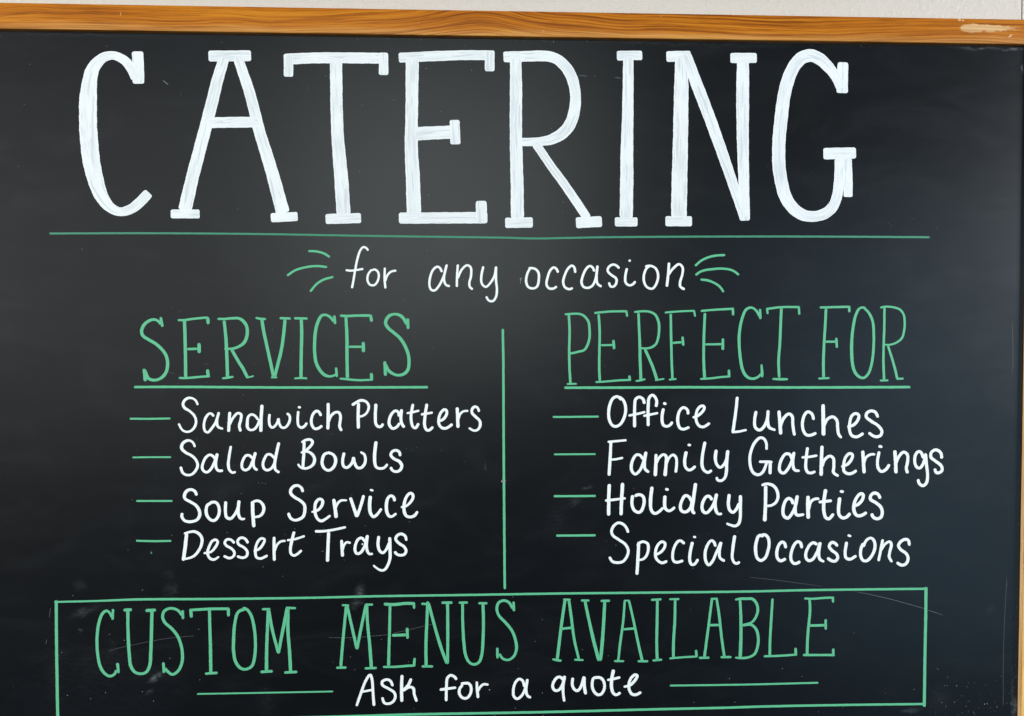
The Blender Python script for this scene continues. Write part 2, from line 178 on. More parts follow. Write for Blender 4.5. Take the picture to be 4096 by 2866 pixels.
 ('handwritten_word', 'white word reading Sandwich', 'white', 0.5, [[-272.71,-64.38,2.09,-274.6,-60.19,2.09,-277.51,-57.98,2.09,-281.38,-57.41,2.4,-285.27,-59.76,2.63,-286.86,-63.69,2.63,-285.36,-67.0,2.63,-280.75,-70.02,2.4,-276.16,-74.77,2.4,-274.6,-80.31,2.4,-275.89,-85.04,2.4,-279.42,-89.12,2.25,-283.7,-90.2,2.09,-287.93,-88.13,2.09,-291.34,-81.95,2.09],[-257.71,-75.5,2.41,-259.47,-73.12,2.41,-261.79,-72.48,2.17,-264.93,-75.62,2.4,-266.93,-81.14,2.4,-267.15,-86.66,2.4,-265.86,-89.99,2.41,-263.55,-90.79,2.41,-260.01,-87.1,2.41,-256.06,-81.19,2.41,-252.85,-71.1,2.41],[-252.85,-71.1,2.41,-254.89,-80.41,2.41,-253.78,-85.55,2.41,-248.91,-87.56,2.02],[-242.51,-70.99,2.8,-243.24,-81.26,2.8,-243.88,-90.51,2.8],[-243.03,-83.64,2.41,-239.7,-77.33,2.41,-234.98,-72.37,2.41,-231.88,-73.57,2.65,-232.09,-78.95,2.65,-233.55,-84.48,2.65,-232.36,-90.19,2.65],[-215.42,-79.04,2.42,-218.65,-74.9,2.42,-221.76,-73.62,2.42,-224.9,-75.82,2.42,-225.96,-81.36,2.8,-225.63,-86.5,2.81,-223.46,-88.65,2.42,-219.56,-88.12,2.42,-216.01,-83.78,2.42,-214.01,-78.25,2.42],[-211.69,-64.17,3.12,-212.58,-75.88,2.96,-213.11,-90.69,3.28],[-204.52,-73.15,2.42,-205.12,-79.88,2.42,-204.31,-84.64,2.42,-201.98,-86.64,2.42,-198.84,-84.27,2.42,-196.85,-80.72,2.42,-196.04,-77.31,2.42],[-196.04,-77.31,2.42,-195.46,-82.31,2.42,-193.38,-86.13,2.42,-190.26,-86.7,2.43,-186.7,-83.15,2.43,-185.09,-77.61,2.43,-185.85,-74.43,2.43,-188.18,-72.68,2.42],[-177.05,-70.51,2.43,-177.67,-79.23,2.43,-176.93,-84.79,2.43,-174.2,-86.79,2.43,-171.06,-85.22,2.43,-168.76,-81.82,2.43],[-177.49,-66.62,2.43,-174.52,-67.19,2.43],[-155.22,-75.54,2.67,-157.0,-71.8,2.67,-159.34,-70.51,2.67,-162.5,-72.96,2.67,-164.5,-78.51,2.67,-164.15,-84.07,2.67,-161.44,-87.82,2.67,-157.9,-87.44,2.67,-154.03,-84.76,2.67],[-148.3,-62.78,2.98,-148.39,-76.21,2.99,-148.88,-88.68,2.99],[-148.43,-81.77,2.67,-145.64,-75.42,2.67,-141.69,-72.11,2.67,-138.15,-72.12,2.67,-136.6,-75.47,2.67,-137.03,-81.83,2.68,-137.45,-85.8,2.68,-135.51,-90.19,2.68]]),
 ('handwritten_word', 'white word reading Platters', 'white', 0.5, [[-119.04,-62.91,2.99,-119.52,-76.35,2.99,-119.35,-88.05,3.15],[-125.51,-65.19,2.68,-121.16,-62.42,2.68,-116.43,-60.46,2.68,-111.71,-61.83,2.52,-109.21,-66.05,2.52,-110.58,-71.62,2.37,-114.15,-75.18,2.21,-120.86,-76.74,2.21],[-102.25,-63.7,3.0,-102.95,-76.43,2.84,-102.36,-83.61,2.84,-99.61,-86.41,2.69,-96.84,-85.63,2.69,-95.48,-83.01,2.69],[-80.03,-76.55,2.69,-80.56,-72.4,2.69,-83.32,-70.63,2.69,-87.29,-74.12,2.69,-89.53,-79.69,2.85,-89.32,-84.48,2.85,-86.18,-88.16,2.69,-82.21,-86.51,2.69,-79.26,-82.54,2.69],[-77.38,-69.23,3.01,-78.21,-77.36,2.85,-77.44,-82.94,2.85,-74.85,-87.27,2.85],[-66.35,-64.01,2.69,-68.3,-75.01,2.69,-67.93,-82.2,2.7,-66.36,-86.6,2.7,-63.99,-87.65,2.7,-60.8,-83.03,2.7],[-72.65,-73.24,2.06,-66.7,-72.23,2.22,-60.19,-70.58,2.22],[-52.87,-63.91,2.86,-54.82,-76.68,2.86,-55.25,-84.66,2.86,-53.68,-89.23,2.7,-51.3,-90.12,2.7,-46.76,-86.47,2.7],[-58.78,-74.58,2.38,-52.43,-73.49,2.38,-47.1,-72.64,2.38],[-42.76,-81.37,2.23,-37.35,-79.56,2.7,-33.76,-74.38,2.7,-33.74,-70.79,2.7,-35.73,-69.66,2.7,-39.32,-72.76,2.7,-41.32,-78.34,2.7,-41.18,-83.94,2.7,-38.57,-87.55,2.7,-34.99,-88.21,2.71,-31.01,-86.39,2.71,-27.97,-83.85,2.71],[-23.39,-67.56,3.03,-23.02,-77.64,3.03,-22.65,-87.8,3.35],[-22.63,-80.04,2.39,-20.62,-74.45,2.23,-17.43,-71.66,2.23,-12.48,-71.13,2.07],[-2.04,-72.3,2.39,-3.46,-68.29,2.39,-6.25,-67.07,2.71,-8.89,-69.7,2.71,-8.9,-73.3,2.71,-5.48,-76.92,2.71,-1.49,-80.95,2.71,-1.02,-85.76,2.72,-3.51,-89.75,2.56,-7.1,-90.53,2.24,-12.2,-87.78,2.23]]),
 ('handwritten_word', 'white word reading Salad', 'white', 0.5, [[-275.97,-105.02,2.17,-277.62,-100.82,2.25,-281.08,-98.51,2.32,-284.97,-99.2,2.63,-288.1,-102.34,2.94,-288.53,-106.28,2.94,-285.09,-110.02,2.63,-278.93,-113.47,2.56,-274.72,-118.24,2.56,-273.61,-123.0,2.56,-275.61,-127.74,2.56,-279.14,-131.27,2.33,-283.8,-132.03,2.33,-287.66,-130.02,2.56,-289.91,-123.67,2.56],[-256.07,-117.59,2.57,-258.75,-114.01,2.56,-261.84,-112.48,2.56,-265.76,-115.14,2.56,-268.54,-120.66,2.56,-269.37,-125.41,2.56,-267.46,-128.59,2.56,-264.75,-129.41,2.56,-261.22,-126.66,2.57,-258.05,-120.74,2.57,-254.83,-111.1,2.57],[-254.83,-111.1,2.8,-256.34,-120.76,2.64,-255.62,-126.31,2.57,-253.46,-128.15,2.57,-249.49,-127.78,2.57],[-241.77,-103.91,2.49,-243.59,-114.51,2.57,-244.45,-122.43,2.65,-243.34,-127.6,2.57,-240.25,-130.08,2.34,-237.35,-129.07,2.18],[-221.0,-116.26,2.58,-224.48,-113.3,2.57,-227.61,-113.67,2.57,-230.38,-117.78,2.57,-231.59,-122.53,2.57,-230.85,-126.34,2.57,-228.14,-127.72,2.57,-224.6,-125.76,2.58,-221.42,-119.43,2.58,-218.37,-110.25,2.58],[-218.37,-110.25,2.81,-220.48,-119.44,2.65,-219.91,-125.0,2.58,-216.5,-127.89,2.58],[-199.9,-116.41,2.58,-204.17,-112.65,2.58,-207.3,-112.78,2.58,-210.07,-117.13,2.58,-211.45,-122.68,2.58,-210.16,-126.51,2.58,-207.05,-127.88,2.58,-203.12,-125.93,2.58,-200.34,-121.18,2.58,-198.3,-112.45,2.58],[-195.85,-100.79,2.82,-198.7,-113.24,2.82,-200.19,-122.77,2.82,-199.38,-127.54,2.58,-195.56,-130.44,2.58]]),
 ('handwritten_word', 'white word reading Bowls', 'white', 0.5, [[-171.57,-100.31,2.82,-172.23,-113.43,2.82,-173.11,-126.16,2.67],[-174.25,-101.33,2.2,-170.15,-98.81,2.51,-165.44,-98.52,2.67,-163.5,-100.76,2.67,-165.49,-104.73,2.67,-171.02,-109.46,2.35,-175.11,-111.18,2.04],[-175.11,-111.02,2.04,-168.67,-110.03,2.35,-163.98,-112.69,2.75,-161.82,-117.48,2.83,-162.87,-122.26,2.83,-166.43,-125.25,2.51,-171.15,-126.57,2.36,-175.07,-125.51,2.2,-178.02,-121.98,2.04],[-148.25,-111.21,2.75,-152.19,-112.78,2.75,-154.19,-117.54,2.99,-154.46,-122.32,2.99,-152.29,-126.72,2.75,-148.37,-128.58,2.68,-144.42,-126.38,2.76,-142.03,-122.41,2.99,-141.53,-117.63,2.99,-143.54,-113.39,2.75,-149.43,-110.88,2.75],[-133.21,-111.08,2.68,-134.76,-119.28,2.76,-133.77,-124.71,2.76,-131.02,-126.09,2.76,-127.86,-124.12,2.76,-125.07,-120.15,2.76,-124.25,-115.52,2.76],[-124.25,-115.52,2.76,-123.11,-121.76,2.76,-120.37,-126.17,2.76,-116.82,-126.2,2.76,-113.64,-122.63,2.76,-112.66,-117.84,2.69,-113.98,-113.04,2.37,-117.75,-110.78,2.21],[-102.29,-100.35,3.16,-103.7,-112.32,3.16,-103.75,-121.1,3.0,-102.19,-125.75,2.69,-99.04,-127.13,2.69,-94.68,-126.37,2.53,-91.26,-122.64,2.53],[-78.94,-115.21,2.77,-79.95,-111.05,2.77,-83.11,-109.34,2.77,-86.68,-110.6,2.77,-88.12,-114.03,2.77,-85.13,-117.64,2.77,-79.99,-120.24,3.01,-77.55,-124.5,3.01,-79.24,-128.89,2.86,-83.21,-130.3,2.7,-86.77,-128.83,2.69,-88.5,-125.62,2.85]]),
 ('handwritten_word', 'white word reading Soup', 'white', 0.5, [[-274.88,-152.0,2.64,-276.23,-148.26,2.8,-279.7,-146.09,2.64,-283.98,-147.24,2.95,-286.52,-151.58,3.26,-286.01,-154.91,2.79,-281.0,-157.98,2.8,-275.61,-161.6,2.8,-272.56,-166.79,3.11,-272.38,-171.56,3.11,-274.99,-175.66,2.8,-281.23,-177.42,2.8,-286.65,-176.18,2.64,-289.32,-171.78,2.79,-288.58,-168.69,2.48],[-261.74,-159.75,2.8,-264.72,-161.31,2.8,-266.1,-166.86,2.96,-264.84,-172.43,2.96,-260.99,-176.21,2.8,-257.88,-176.24,2.8,-254.72,-172.54,2.81,-253.49,-166.98,2.8,-254.6,-161.41,2.8,-256.91,-158.76,2.8,-260.8,-158.72,2.8,-263.31,-160.53,2.8],[-247.31,-157.74,2.96,-247.66,-168.63,2.81,-246.54,-173.42,2.81,-243.05,-174.89,2.81,-239.11,-171.11,2.65,-235.92,-164.77,2.65,-234.67,-156.99,2.81],[-234.51,-156.99,2.97,-235.41,-168.76,2.81,-234.06,-173.71,2.81,-231.73,-175.48,2.34,-228.91,-174.72,2.03],[-221.71,-157.91,3.13,-221.51,-168.9,3.28,-220.63,-183.41,3.29],[-222.2,-159.73,2.81,-219.45,-157.93,2.5,-215.54,-157.81,2.66,-212.04,-161.03,2.82,-210.91,-165.02,2.97,-212.13,-169.79,2.82,-214.89,-172.55,2.5,-220.77,-173.69,2.19]]),
 ('handwritten_word', 'white word reading Service', 'white', 0.5, [[-173.23,-149.51,2.67,-174.53,-145.59,2.67,-178.05,-143.09,2.67,-181.98,-143.78,2.82,-184.91,-147.34,2.98,-184.78,-150.92,2.98,-181.28,-154.54,2.83,-175.81,-157.79,2.83,-171.92,-162.21,2.99,-171.57,-167.81,2.99,-173.18,-173.38,2.83,-176.74,-175.98,2.83,-181.46,-176.89,2.51,-185.37,-174.85,2.83,-187.45,-169.56,2.83],[-165.21,-169.07,1.89,-160.95,-168.31,2.36,-156.2,-164.76,2.83,-154.2,-159.99,2.83,-154.96,-157.19,2.83,-157.72,-156.6,2.83,-160.89,-159.93,2.83,-161.89,-167.11,2.83,-160.98,-172.71,2.83,-158.65,-176.57,2.84,-155.51,-177.97,2.84,-151.56,-176.01,2.52,-146.8,-172.54,2.21],[-143.69,-156.33,3.15,-142.42,-165.7,3.31,-141.3,-175.15,3.47],[-142.02,-165.71,2.37,-139.62,-160.53,2.37,-136.45,-158.16,2.37,-130.69,-157.98,1.74],[-127.59,-155.13,3.0,-124.64,-164.28,3.0,-121.39,-174.4,3.16],[-114.54,-152.93,2.85,-117.53,-163.55,2.85,-121.39,-174.4,2.85],[-108.13,-153.63,3.32,-108.98,-163.63,3.32,-108.07,-170.85,3.17,-105.32,-174.49,2.85,-102.14,-172.52,2.69,-97.35,-166.31,2.54],[-108.58,-147.78,2.22,-105.1,-148.77,2.22],[-84.47,-159.38,2.86,-85.8,-155.2,2.86,-88.57,-153.89,2.85,-91.36,-156.59,2.85,-92.74,-163.79,3.17,-91.83,-171.02,3.01,-89.46,-174.25,2.86,-86.69,-173.96,2.54,-82.94,-171.11,2.38],[-78.7,-165.21,2.06,-73.93,-164.37,2.22,-69.55,-160.81,2.54,-66.75,-156.02,2.86,-67.13,-152.56,2.86,-69.51,-151.58,2.86,-73.1,-155.15,2.86,-75.52,-163.16,3.02,-75.15,-170.38,3.02,-73.18,-174.02,2.86,-69.21,-174.94,2.86,-65.23,-173.54,2.86,-62.27,-169.31,2.55]]),
 ('handwritten_word', 'white word reading Dessert', 'white', 0.5, [[-284.86,-188.51,3.11,-286.16,-200.03,3.26,-288.44,-215.28,3.27],[-287.43,-189.04,2.18,-282.12,-187.35,2.33,-277.46,-187.0,2.64,-272.82,-189.44,2.8,-270.38,-193.85,2.8,-270.99,-200.21,2.65,-273.78,-205.75,2.65,-277.73,-210.48,2.49,-282.42,-212.65,2.18,-289.44,-213.91,2.02],[-268.98,-208.2,2.03,-262.11,-207.09,2.18,-257.38,-201.96,2.5,-255.37,-197.21,2.5,-256.91,-195.2,2.49,-260.43,-196.35,2.49,-263.61,-201.89,2.49,-265.24,-208.24,2.49,-262.96,-213.21,2.49,-259.07,-214.54,2.5,-254.05,-211.57,1.72],[-239.23,-198.83,2.5,-242.48,-195.52,2.5,-246.38,-195.0,2.5,-248.75,-198.08,2.5,-247.22,-200.89,2.5,-242.57,-203.74,2.5,-239.48,-207.76,2.5,-240.3,-211.35,2.5,-244.23,-213.29,2.5,-249.98,-210.98,2.5],[-226.26,-198.99,2.5,-229.18,-194.48,2.5,-233.08,-193.56,2.5,-236.24,-196.24,2.5,-235.49,-199.83,2.5,-230.83,-202.68,2.5,-227.2,-207.12,2.5,-227.79,-211.5,2.5,-231.72,-213.05,2.5,-237.17,-211.46,2.5],[-221.01,-206.55,2.04,-215.98,-204.86,2.51,-211.62,-199.32,2.51,-210.41,-195.74,2.51,-212.75,-194.27,2.51,-215.9,-196.07,2.51,-218.69,-201.63,2.51,-219.45,-208.01,2.51,-218.4,-212.66,2.51,-214.5,-214.07,2.51,-207.65,-211.03,2.51],[-201.29,-192.89,2.67,-201.47,-205.03,2.82,-201.34,-216.39,2.83],[-201.1,-207.44,2.2,-198.69,-201.07,2.2,-194.74,-197.52,2.2,-190.18,-197.01,2.04],[-181.93,-187.91,2.67,-184.53,-198.04,2.83,-185.77,-205.22,2.83,-185.02,-209.88,2.52,-182.28,-211.51,2.52,-179.12,-210.11,2.52,-174.77,-206.32,2.2],[-189.07,-196.55,2.04,-181.36,-195.52,2.2,-171.66,-192.43,2.05]]),
 ('handwritten_word', 'white word reading Trays', 'white', 0.5, [[-162.04,-188.06,2.52,-153.22,-187.99,2.52,-143.74,-186.66,2.37,-131.88,-184.22,2.21],[-148.73,-188.68,3.0,-149.37,-201.66,3.0,-150.12,-218.01,3.16],[-136.31,-196.68,2.69,-135.97,-205.03,2.85,-135.39,-213.22,3.0],[-135.59,-207.44,2.21,-133.58,-201.44,2.21,-131.19,-199.07,2.21,-127.4,-199.99,2.21],[-113.38,-198.87,2.69,-116.92,-194.98,2.69,-120.1,-196.23,2.69,-122.9,-201.97,2.69,-123.25,-207.59,2.69,-121.37,-210.58,2.69,-117.8,-209.26,2.69,-114.6,-204.48,2.69,-111.21,-192.32,2.69],[-111.2,-192.16,2.85,-112.21,-202.1,2.69,-111.06,-208.94,2.54,-109.09,-210.98,2.38,-105.92,-210.53,2.22],[-116.96,-201.08,1.58,-115.45,-201.1,1.58],[-100.27,-193.16,2.86,-100.96,-202.23,2.86,-99.56,-207.72,2.7,-96.39,-209.93,2.7,-92.8,-206.35,2.7,-89.99,-199.95,2.7],[-89.57,-194.49,3.02,-89.39,-206.39,3.02,-89.43,-215.24,2.86,-91.69,-222.46,2.7,-94.89,-226.69,2.54,-98.07,-227.21,2.38,-102.03,-225.14,2.06,-105.82,-221.96,1.9],[-73.29,-198.38,2.39,-74.46,-193.86,2.55,-78.43,-191.48,2.7,-82.41,-193.21,2.7,-83.78,-196.81,2.7,-80.46,-200.87,2.7,-75.7,-204.14,2.7,-73.73,-208.19,2.71,-75.34,-211.64,2.71,-79.32,-212.55,2.7,-82.89,-211.3,2.7,-84.95,-208.54,2.7]]),
 ('list_dash', None, 'green', 0.4, [[-337.41,-77.22,1.92,-318.7,-77.4,1.93,-298.86,-77.18,1.93]]),
 ('list_dash', None, 'green', 0.4, [[-335.38,-114.56,1.7,-319.18,-114.44,1.7,-298.7,-114.59,1.7]]),
 ('list_dash', None, 'green', 0.4, [[-332.33,-156.69,1.85,-297.83,-157.02,1.86]]),
 ('list_dash', None, 'green', 0.4, [[-333.0,-195.26,1.93,-316.37,-195.86,1.94,-299.47,-195.81,1.94]]),
 ('list_dash', None, 'green', 0.4, [[70.16,-77.61,1.97,92.67,-77.56,1.98,115.76,-77.41,1.98]]),
 ('list_dash', None, 'green', 0.4, [[71.47,-114.47,1.8,112.73,-114.5,1.81]]),
 ('list_dash', None, 'green', 0.4, [[71.24,-155.82,2.15,91.92,-155.93,2.16,112.9,-155.95,2.16]]),
 ('list_dash', None, 'green', 0.4, [[73.67,-194.97,2.24,112.9,-195.07,2.25]]),
 ('handwritten_word', 'white word reading Office', 'white', 0.5, [[138.33,-61.18,2.77,134.0,-57.72,2.76,129.69,-59.6,2.76,126.69,-65.6,2.93,125.41,-74.19,2.94,126.3,-81.08,2.94,128.9,-85.83,2.76,132.36,-87.31,2.77,136.68,-85.44,2.77,140.55,-79.43,2.94,142.26,-72.55,2.94,141.8,-65.67,2.94,139.2,-60.5,2.77,135.73,-57.9,2.76],[161.02,-65.15,2.95,159.52,-60.32,2.77,155.62,-58.33,2.77,152.17,-60.55,2.77,151.32,-66.57,2.94,151.18,-76.9,2.94,151.22,-88.28,3.12],[145.04,-76.61,2.25,153.08,-75.19,2.42,162.08,-72.99,2.25],[172.56,-68.22,2.95,173.14,-62.36,2.78,171.39,-58.22,2.77,168.61,-56.31,2.77,165.59,-59.31,2.95,164.75,-66.63,2.95,164.61,-76.97,2.95,164.83,-87.15,3.12],[159.76,-77.12,2.25,166.95,-75.69,2.43,174.66,-74.09,2.26],[180.03,-69.46,3.13,178.67,-76.18,2.95,178.69,-82.22,2.95,180.01,-86.37,2.78,183.06,-87.51,2.78,186.53,-86.14,2.78,189.04,-82.79,2.78],[179.48,-64.45,2.95,182.87,-65.33,2.78],[204.58,-75.79,2.79,203.86,-71.29,2.79,199.93,-68.77,2.78,196.46,-71.52,2.78,194.32,-77.98,2.96,194.79,-85.76,2.96,196.99,-89.49,2.79,200.04,-90.37,2.79,206.04,-88.24,2.79],[208.95,-78.92,2.44,213.9,-77.22,2.79,218.24,-73.78,2.79,220.84,-69.47,2.79,219.95,-67.48,2.79,217.34,-67.47,2.79,213.87,-71.17,2.79,212.34,-78.07,2.79,213.51,-84.13,2.79,216.14,-87.43,2.79,220.07,-88.14,2.79,226.42,-84.37,2.79]]),
 ('handwritten_word', 'white word reading Lunches', 'white', 0.5, [[253.79,-58.26,2.95,252.32,-72.86,2.95,249.51,-94.1,3.15],[248.33,-93.7,2.36,256.4,-92.87,2.37,263.39,-91.35,2.17],[272.82,-72.57,2.96,271.31,-81.73,2.96,272.15,-89.05,2.96,276.12,-91.71,2.96,280.54,-88.61,2.96,283.94,-80.82,2.96,284.86,-71.84,2.96],[284.86,-71.84,2.96,284.55,-82.78,2.96,285.98,-88.94,2.97,292.44,-91.9,2.37],[295.73,-72.19,3.36,296.82,-83.82,3.36,297.72,-96.24,3.37],[297.06,-88.71,2.97,300.75,-79.93,2.97,305.66,-75.65,2.97,309.15,-78.02,2.97,309.91,-85.84,2.97,310.76,-92.69,2.97,311.9,-97.3,2.98],[331.1,-81.85,2.98,328.96,-75.67,2.98,324.97,-73.69,2.98,321.53,-77.1,2.98,319.62,-84.92,2.98,320.68,-92.56,2.98,324.2,-96.98,2.98,328.67,-96.91,2.98,333.81,-94.79,2.98],[340.29,-66.14,3.58,340.74,-81.11,3.78,341.1,-97.58,3.98],[341.01,-88.95,2.98,344.91,-81.13,2.98,350.36,-78.91,2.99,354.38,-82.16,2.99,355.45,-90.01,2.99,356.52,-96.39,2.99,359.35,-100.04,2.59],[365.11,-89.08,2.39,371.37,-87.16,2.99,375.81,-82.27,2.99,376.75,-77.57,2.99,373.74,-75.59,2.99,369.77,-77.83,2.99,367.56,-85.17,2.99,367.65,-93.02,2.99,369.99,-97.75,2.99,375.0,-99.06,3.0,381.85,-95.37,3.0],[396.46,-79.83,3.0,393.69,-74.51,3.0,389.18,-73.12,3.0,385.21,-74.96,3.0,384.25,-78.88,3.0,389.3,-83.33,3.0,396.35,-87.78,3.0,400.42,-93.21,3.0,399.47,-97.44,3.0,395.49,-99.08,3.0,391.47,-98.08,3.0,386.84,-94.71,2.8]]),
 ('handwritten_word', 'white word reading Family', 'white', 0.5, [[124.45,-102.51,2.25,133.26,-101.79,2.25,143.38,-100.91,2.08],[127.82,-102.45,2.77,127.08,-118.14,2.94,126.0,-136.0,3.11],[125.36,-119.85,2.25,131.58,-119.89,2.25,139.97,-118.23,2.25],[160.01,-120.1,2.78,156.69,-115.93,2.78,153.22,-115.39,2.77,150.2,-119.17,2.77,148.23,-125.2,2.95,148.68,-131.25,2.95,151.99,-134.74,2.78,156.32,-131.32,2.78,159.33,-125.29,2.78,162.75,-112.34,2.78],[162.75,-112.34,2.95,161.24,-124.43,2.78,161.95,-129.8,2.78,165.87,-132.95,2.78],[172.75,-114.66,2.95,172.53,-125.39,3.3,171.97,-136.81,3.48],[172.79,-124.52,2.61,175.81,-118.49,2.61,180.14,-115.32,2.61,182.76,-117.24,3.13,182.79,-124.6,3.13,181.8,-136.89,3.66],[183.23,-124.6,2.44,185.81,-118.56,2.44,189.71,-115.73,2.61,192.78,-118.61,2.79,193.33,-124.68,2.79,192.41,-133.51,2.79],[202.94,-112.27,3.31,201.33,-122.14,3.14,202.15,-128.04,2.79,205.48,-131.01,2.79,208.96,-130.0,2.79,212.26,-126.9,2.79],[204.12,-105.88,2.44,207.61,-106.25,2.44],[221.73,-102.79,3.14,219.36,-115.33,2.97,218.72,-125.74,3.14,220.5,-130.96,2.8,224.71,-133.59,2.8,228.71,-131.19,2.8],[232.96,-110.83,3.15,232.06,-119.76,3.15,233.58,-125.68,2.8,236.92,-128.74,2.8,241.28,-125.04,2.8,243.86,-118.98,2.8],[244.6,-111.35,3.33,243.54,-123.32,3.15,243.26,-132.87,3.15,241.81,-138.95,2.8,237.88,-141.96,2.63,234.38,-141.06,2.63,233.48,-138.01,2.63]]),
 ('handwritten_word', 'white word reading Gatherings', 'white', 0.5, [[283.69,-111.41,2.67,283.14,-104.46,2.67,280.64,-100.24,2.77,277.17,-99.34,2.77,272.26,-103.22,2.96,268.37,-111.01,2.86,266.76,-119.8,2.86,267.71,-128.61,2.96,270.52,-134.31,2.97,275.48,-136.31,2.87,279.91,-133.6,2.87,283.31,-125.79,2.77,284.09,-123.35,2.57],[275.97,-123.29,2.57,283.29,-123.35,2.67,289.63,-123.69,2.67],[287.45,-123.38,3.17,287.35,-135.82,3.17],[309.53,-121.09,2.98,307.01,-116.17,2.98,303.04,-115.65,2.97,299.6,-119.55,2.97,296.89,-126.88,2.97,297.24,-132.76,2.97,300.73,-134.95,2.98,305.15,-130.86,2.98,309.05,-123.05,2.98,311.55,-113.56,2.98],[311.35,-113.56,3.18,310.25,-124.04,2.98,312.11,-131.7,2.98,317.28,-132.72,2.38],[325.11,-109.04,2.98,323.72,-120.21,2.98,323.52,-130.02,2.98,325.55,-134.26,2.98,329.03,-134.88,2.79,333.3,-133.34,2.59],[318.94,-119.2,2.38,326.89,-118.76,2.58,335.03,-117.35,2.39],[339.71,-107.57,3.38,339.34,-120.33,3.38,339.01,-137.81,3.59],[339.43,-129.17,2.99,342.83,-121.33,2.99,347.78,-118.03,2.99,351.29,-120.41,2.99,351.87,-128.28,2.99,351.74,-134.67,2.99,356.76,-138.35,2.59],[359.36,-129.03,2.2,365.82,-126.42,3.0,370.25,-120.55,3.0,370.7,-116.82,3.0,367.7,-115.71,2.99,363.75,-119.52,2.99,361.93,-127.37,2.99,362.5,-133.57,3.0,366.92,-136.07,3.0,370.91,-135.32,3.0,375.28,-132.59,3.0],[381.15,-112.76,3.4,381.97,-123.59,3.4,382.91,-135.71,3.4],[382.02,-127.53,2.6,384.73,-119.67,2.6,389.69,-116.75,2.6,394.0,-116.78,2.4],[397.97,-113.66,3.0,396.38,-123.69,3.0,397.06,-130.4,3.01,400.42,-134.07,3.01,404.9,-132.14,3.01,408.75,-126.74,3.01],[397.1,-108.54,3.0,401.12,-109.35,2.8],[413.89,-112.69,3.61,414.83,-123.83,3.41,415.49,-135.97,3.61],[414.87,-126.79,3.01,418.28,-118.93,3.01,422.74,-114.72,3.01,426.79,-117.02,3.01,427.09,-124.91,3.01,425.97,-130.82,3.02,427.34,-136.07,3.42],[443.43,-121.08,3.02,440.84,-115.14,3.02,438.31,-114.14,3.02,435.33,-117.08,3.02,434.53,-124.96,3.02,436.51,-129.72,3.02,439.54,-130.83,3.02,443.01,-127.0,3.02,445.88,-116.16,3.02],[445.28,-115.96,3.42,446.54,-127.03,3.02,447.91,-138.9,3.02,446.79,-145.81,3.02,443.31,-148.75,3.02,439.76,-146.74,3.02,437.98,-141.88,3.02],[462.38,-121.52,3.03,460.98,-115.48,3.02,455.9,-112.58,3.02,451.41,-115.21,3.02,451.17,-120.15,3.02,456.07,-124.14,3.02,461.68,-128.63,3.03,462.85,-133.09,3.03,460.26,-135.54,3.03,456.73,-135.51,3.03,454.96,-131.34,3.02]]),
 ('handwritten_word', 'white word reading Holiday', 'white', 0.5, [[126.37,-144.14,3.29,125.8,-157.28,3.29,125.67,-175.63,3.29],[139.53,-143.13,3.47,138.62,-159.13,3.3,137.98,-175.41,3.3],[121.99,-160.7,2.42,131.69,-159.76,2.6,142.7,-158.48,2.26],[149.54,-155.42,3.12,148.88,-164.42,3.04,151.24,-170.52,3.04,155.59,-172.73,3.04,158.63,-170.59,3.04,161.12,-161.94,3.04,159.88,-156.73,3.04,155.97,-155.05,3.04,151.46,-156.48,3.04],[168.88,-147.11,3.3,167.46,-160.27,3.31,167.75,-168.95,3.05,169.51,-172.7,3.05,172.13,-174.02,3.05,176.04,-172.07,2.79,180.37,-168.03,2.61],[181.89,-156.07,3.31,181.49,-164.74,3.14,182.56,-169.35,3.05,185.62,-171.64,2.79,188.67,-170.46,2.79,191.88,-167.62,2.62],[182.03,-149.56,2.96,185.52,-150.55,2.79],[208.7,-162.4,3.06,205.62,-157.59,3.06,202.12,-156.43,3.06,199.09,-160.57,3.05,197.2,-167.5,3.06,198.71,-171.86,3.06,203.08,-172.6,3.06,207.42,-168.47,3.06,209.3,-160.23,3.06],[212.53,-143.93,3.49,210.43,-159.81,3.32,209.45,-171.97,3.32,212.0,-174.61,2.8],[229.25,-161.29,3.06,226.16,-157.35,3.06,223.1,-157.75,3.06,220.07,-162.51,3.06,218.96,-168.59,3.06,220.56,-172.78,3.06,223.63,-173.85,3.06,227.55,-170.41,3.07,231.02,-164.35,3.07,233.67,-154.63,3.07],[233.67,-154.63,3.15,232.08,-165.23,3.15,233.26,-172.04,3.07,235.47,-175.11,2.63,239.24,-174.88,2.46],[246.38,-155.18,3.33,245.49,-165.36,3.16,246.84,-171.3,3.07,249.93,-173.69,3.07,253.42,-170.67,3.07,256.63,-164.16,3.07],[257.54,-156.42,3.34,257.63,-169.84,3.16,257.44,-180.3,2.99,255.72,-185.35,2.99,252.22,-187.32,2.81,247.82,-186.31,2.46,243.6,-184.52,2.28]]),
